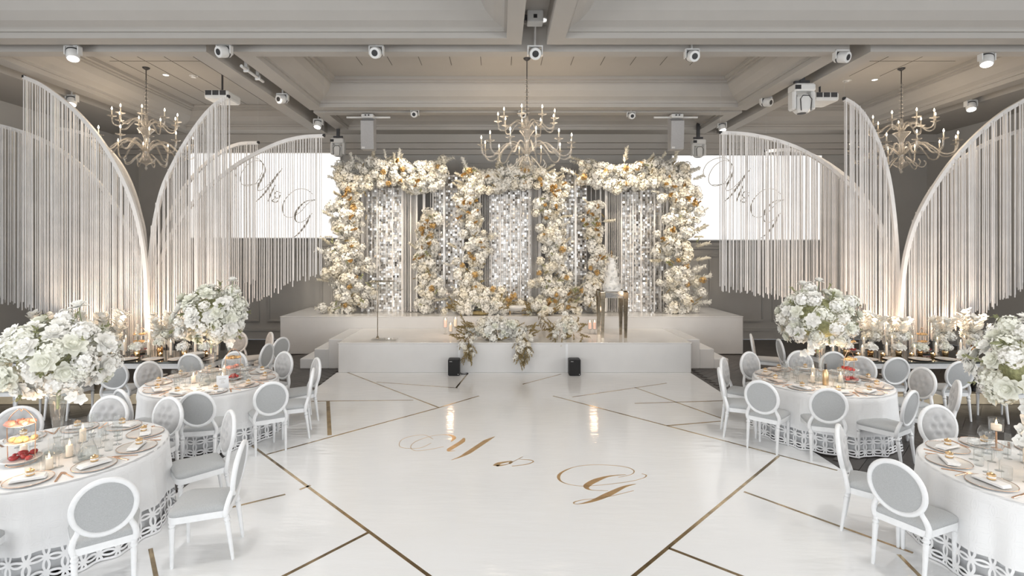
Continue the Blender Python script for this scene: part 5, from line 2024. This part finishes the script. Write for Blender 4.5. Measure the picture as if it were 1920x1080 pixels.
# pipe with clamps on the left beam
Yp = 9.95
t = thing('lighting_pipe', 'short white lighting pipe with two clamps on the left side beam', 'pipe', (-4.83, 10.2, Z0 + .03))
obj('pipe', MB().tube([(0, -.45, 0), (0, .45, 0)], .03, 10).mesh('pipe', M_FIX, True), t)
for y in (-.25, .22):
    obj('clamp', MB().box(-.03, .03, y - .03, y + .03, 0, GD - .03).box(-.05, .05, y - .02, y + .02, -.045, .045).mesh('clamp', M_FIX), t)


def downlight(label, x, y, z, cat='downlight', r=.10, mat=None):
    t = thing('downlight' if cat == 'downlight' else 'smoke_detector', label, cat, (x, y, z))
    obj('rim', MB().lathe([(r, 0), (r, -.012), (r * .8, -.014), (r * .78, -.004)], 20, cap1=False).mesh('rim', M_FIX, True), t)
    obj('disc', MB().lathe([(r * .78, -.004), (r * .6, -.008 if cat == 'downlight' else -.04)], 18).mesh('disc', mat or M_FIX, True), t)


q = Vector(D(1016, 37, F * (Z0 + GD - H) / (CY - 37)))
downlight('round white downlight in the centre groove at the top of the picture', q.x, q.y, Z0 + GD, mat=emissive('dim downlight', (1, .98, .95), 1.0), r=.115)
for px, py, lab in ((311, 140, 'lit slot downlight by the left chandelier rod'), (1640, 149, 'lit slot downlight by the right chandelier rod')):
    Y = F * (ZF - H) / (CY - py)
    downlight(lab + ' in the side coffer', (px - CX) / F * Y, Y, ZF, mat=M_LAMP, r=.07)
for px, py, lab in ((363, 142, 'left'), (1588, 151, 'right')):
    Y = F * (ZF - H) / (CY - py)
    downlight('small round smoke detector in the %s side coffer' % lab, (px - CX) / F * Y, Y, ZF, 'smoke detector', .09, M_CHARGER)

# ------------------------------------------------------------------ the fixtures' own light, and added fringe glow
for x0, tx, tz in ((-4.83, -2.6, 2.2), (-4.83, -4.0, 3.0), (6.2, 3.3, 2.2), (6.2, 4.8, 3.0), (-1.5, -.8, 3.4), (2.4, 1.4, 3.4), (-1.5, -2.8, 4.2), (2.4, 3.6, 4.2)):
    spot_light('backdrop_spot', (x0, 11.2 if abs(x0) > 3 else 12.6, Z0 - .12), (tx, 14.1, tz), 400, (1.0, .86, .68), 52, .9, .08)
for sx_, tx_ in ((-4.83, -5.2), (6.2, 5.9)):
    spot_light('beam_spot', (sx_, 13.0, Z0 - .25), (tx_, 13.3, .4), 150, (1.0, .96, .9), 75, 1.0, .08)
    spot_light('beam_spot', (sx_, 11.2, Z0 - .25), (tx_, 13.6, .6), 170, (1.0, .96, .9), 60, 1.0, .08)
for sx_ in (-2.2, .6, 3.2):
    spot_light('stage_spot', (sx_, 9.0, Z0 - .15), (sx_ * 1.0, 13.2, .7), 190, (1.0, .92, .80), 48, .9, .08)
for fx_ in (-6.9, -5.9, -8.2, 7.7, 6.7, 9.0):  # bare spots added over the long tables to warm the fringes, no fixture
    spot_light('fringe_uplight', (fx_, 9.40, 1.25), (fx_ * .98 + .1, 10.4, 2.7), 48, (1.0, .80, .60), 120, 1.0, .10)
spot_light('floor_spot', (-7.6, 8.9, Z0 - .25), (-6.0, 8.4, 0), 60, (1, .95, .88), 60)
spot_light('floor_spot', (8.3, 8.9, Z0 - .25), (7.0, 8.4, 0), 60, (1, .95, .88), 60)
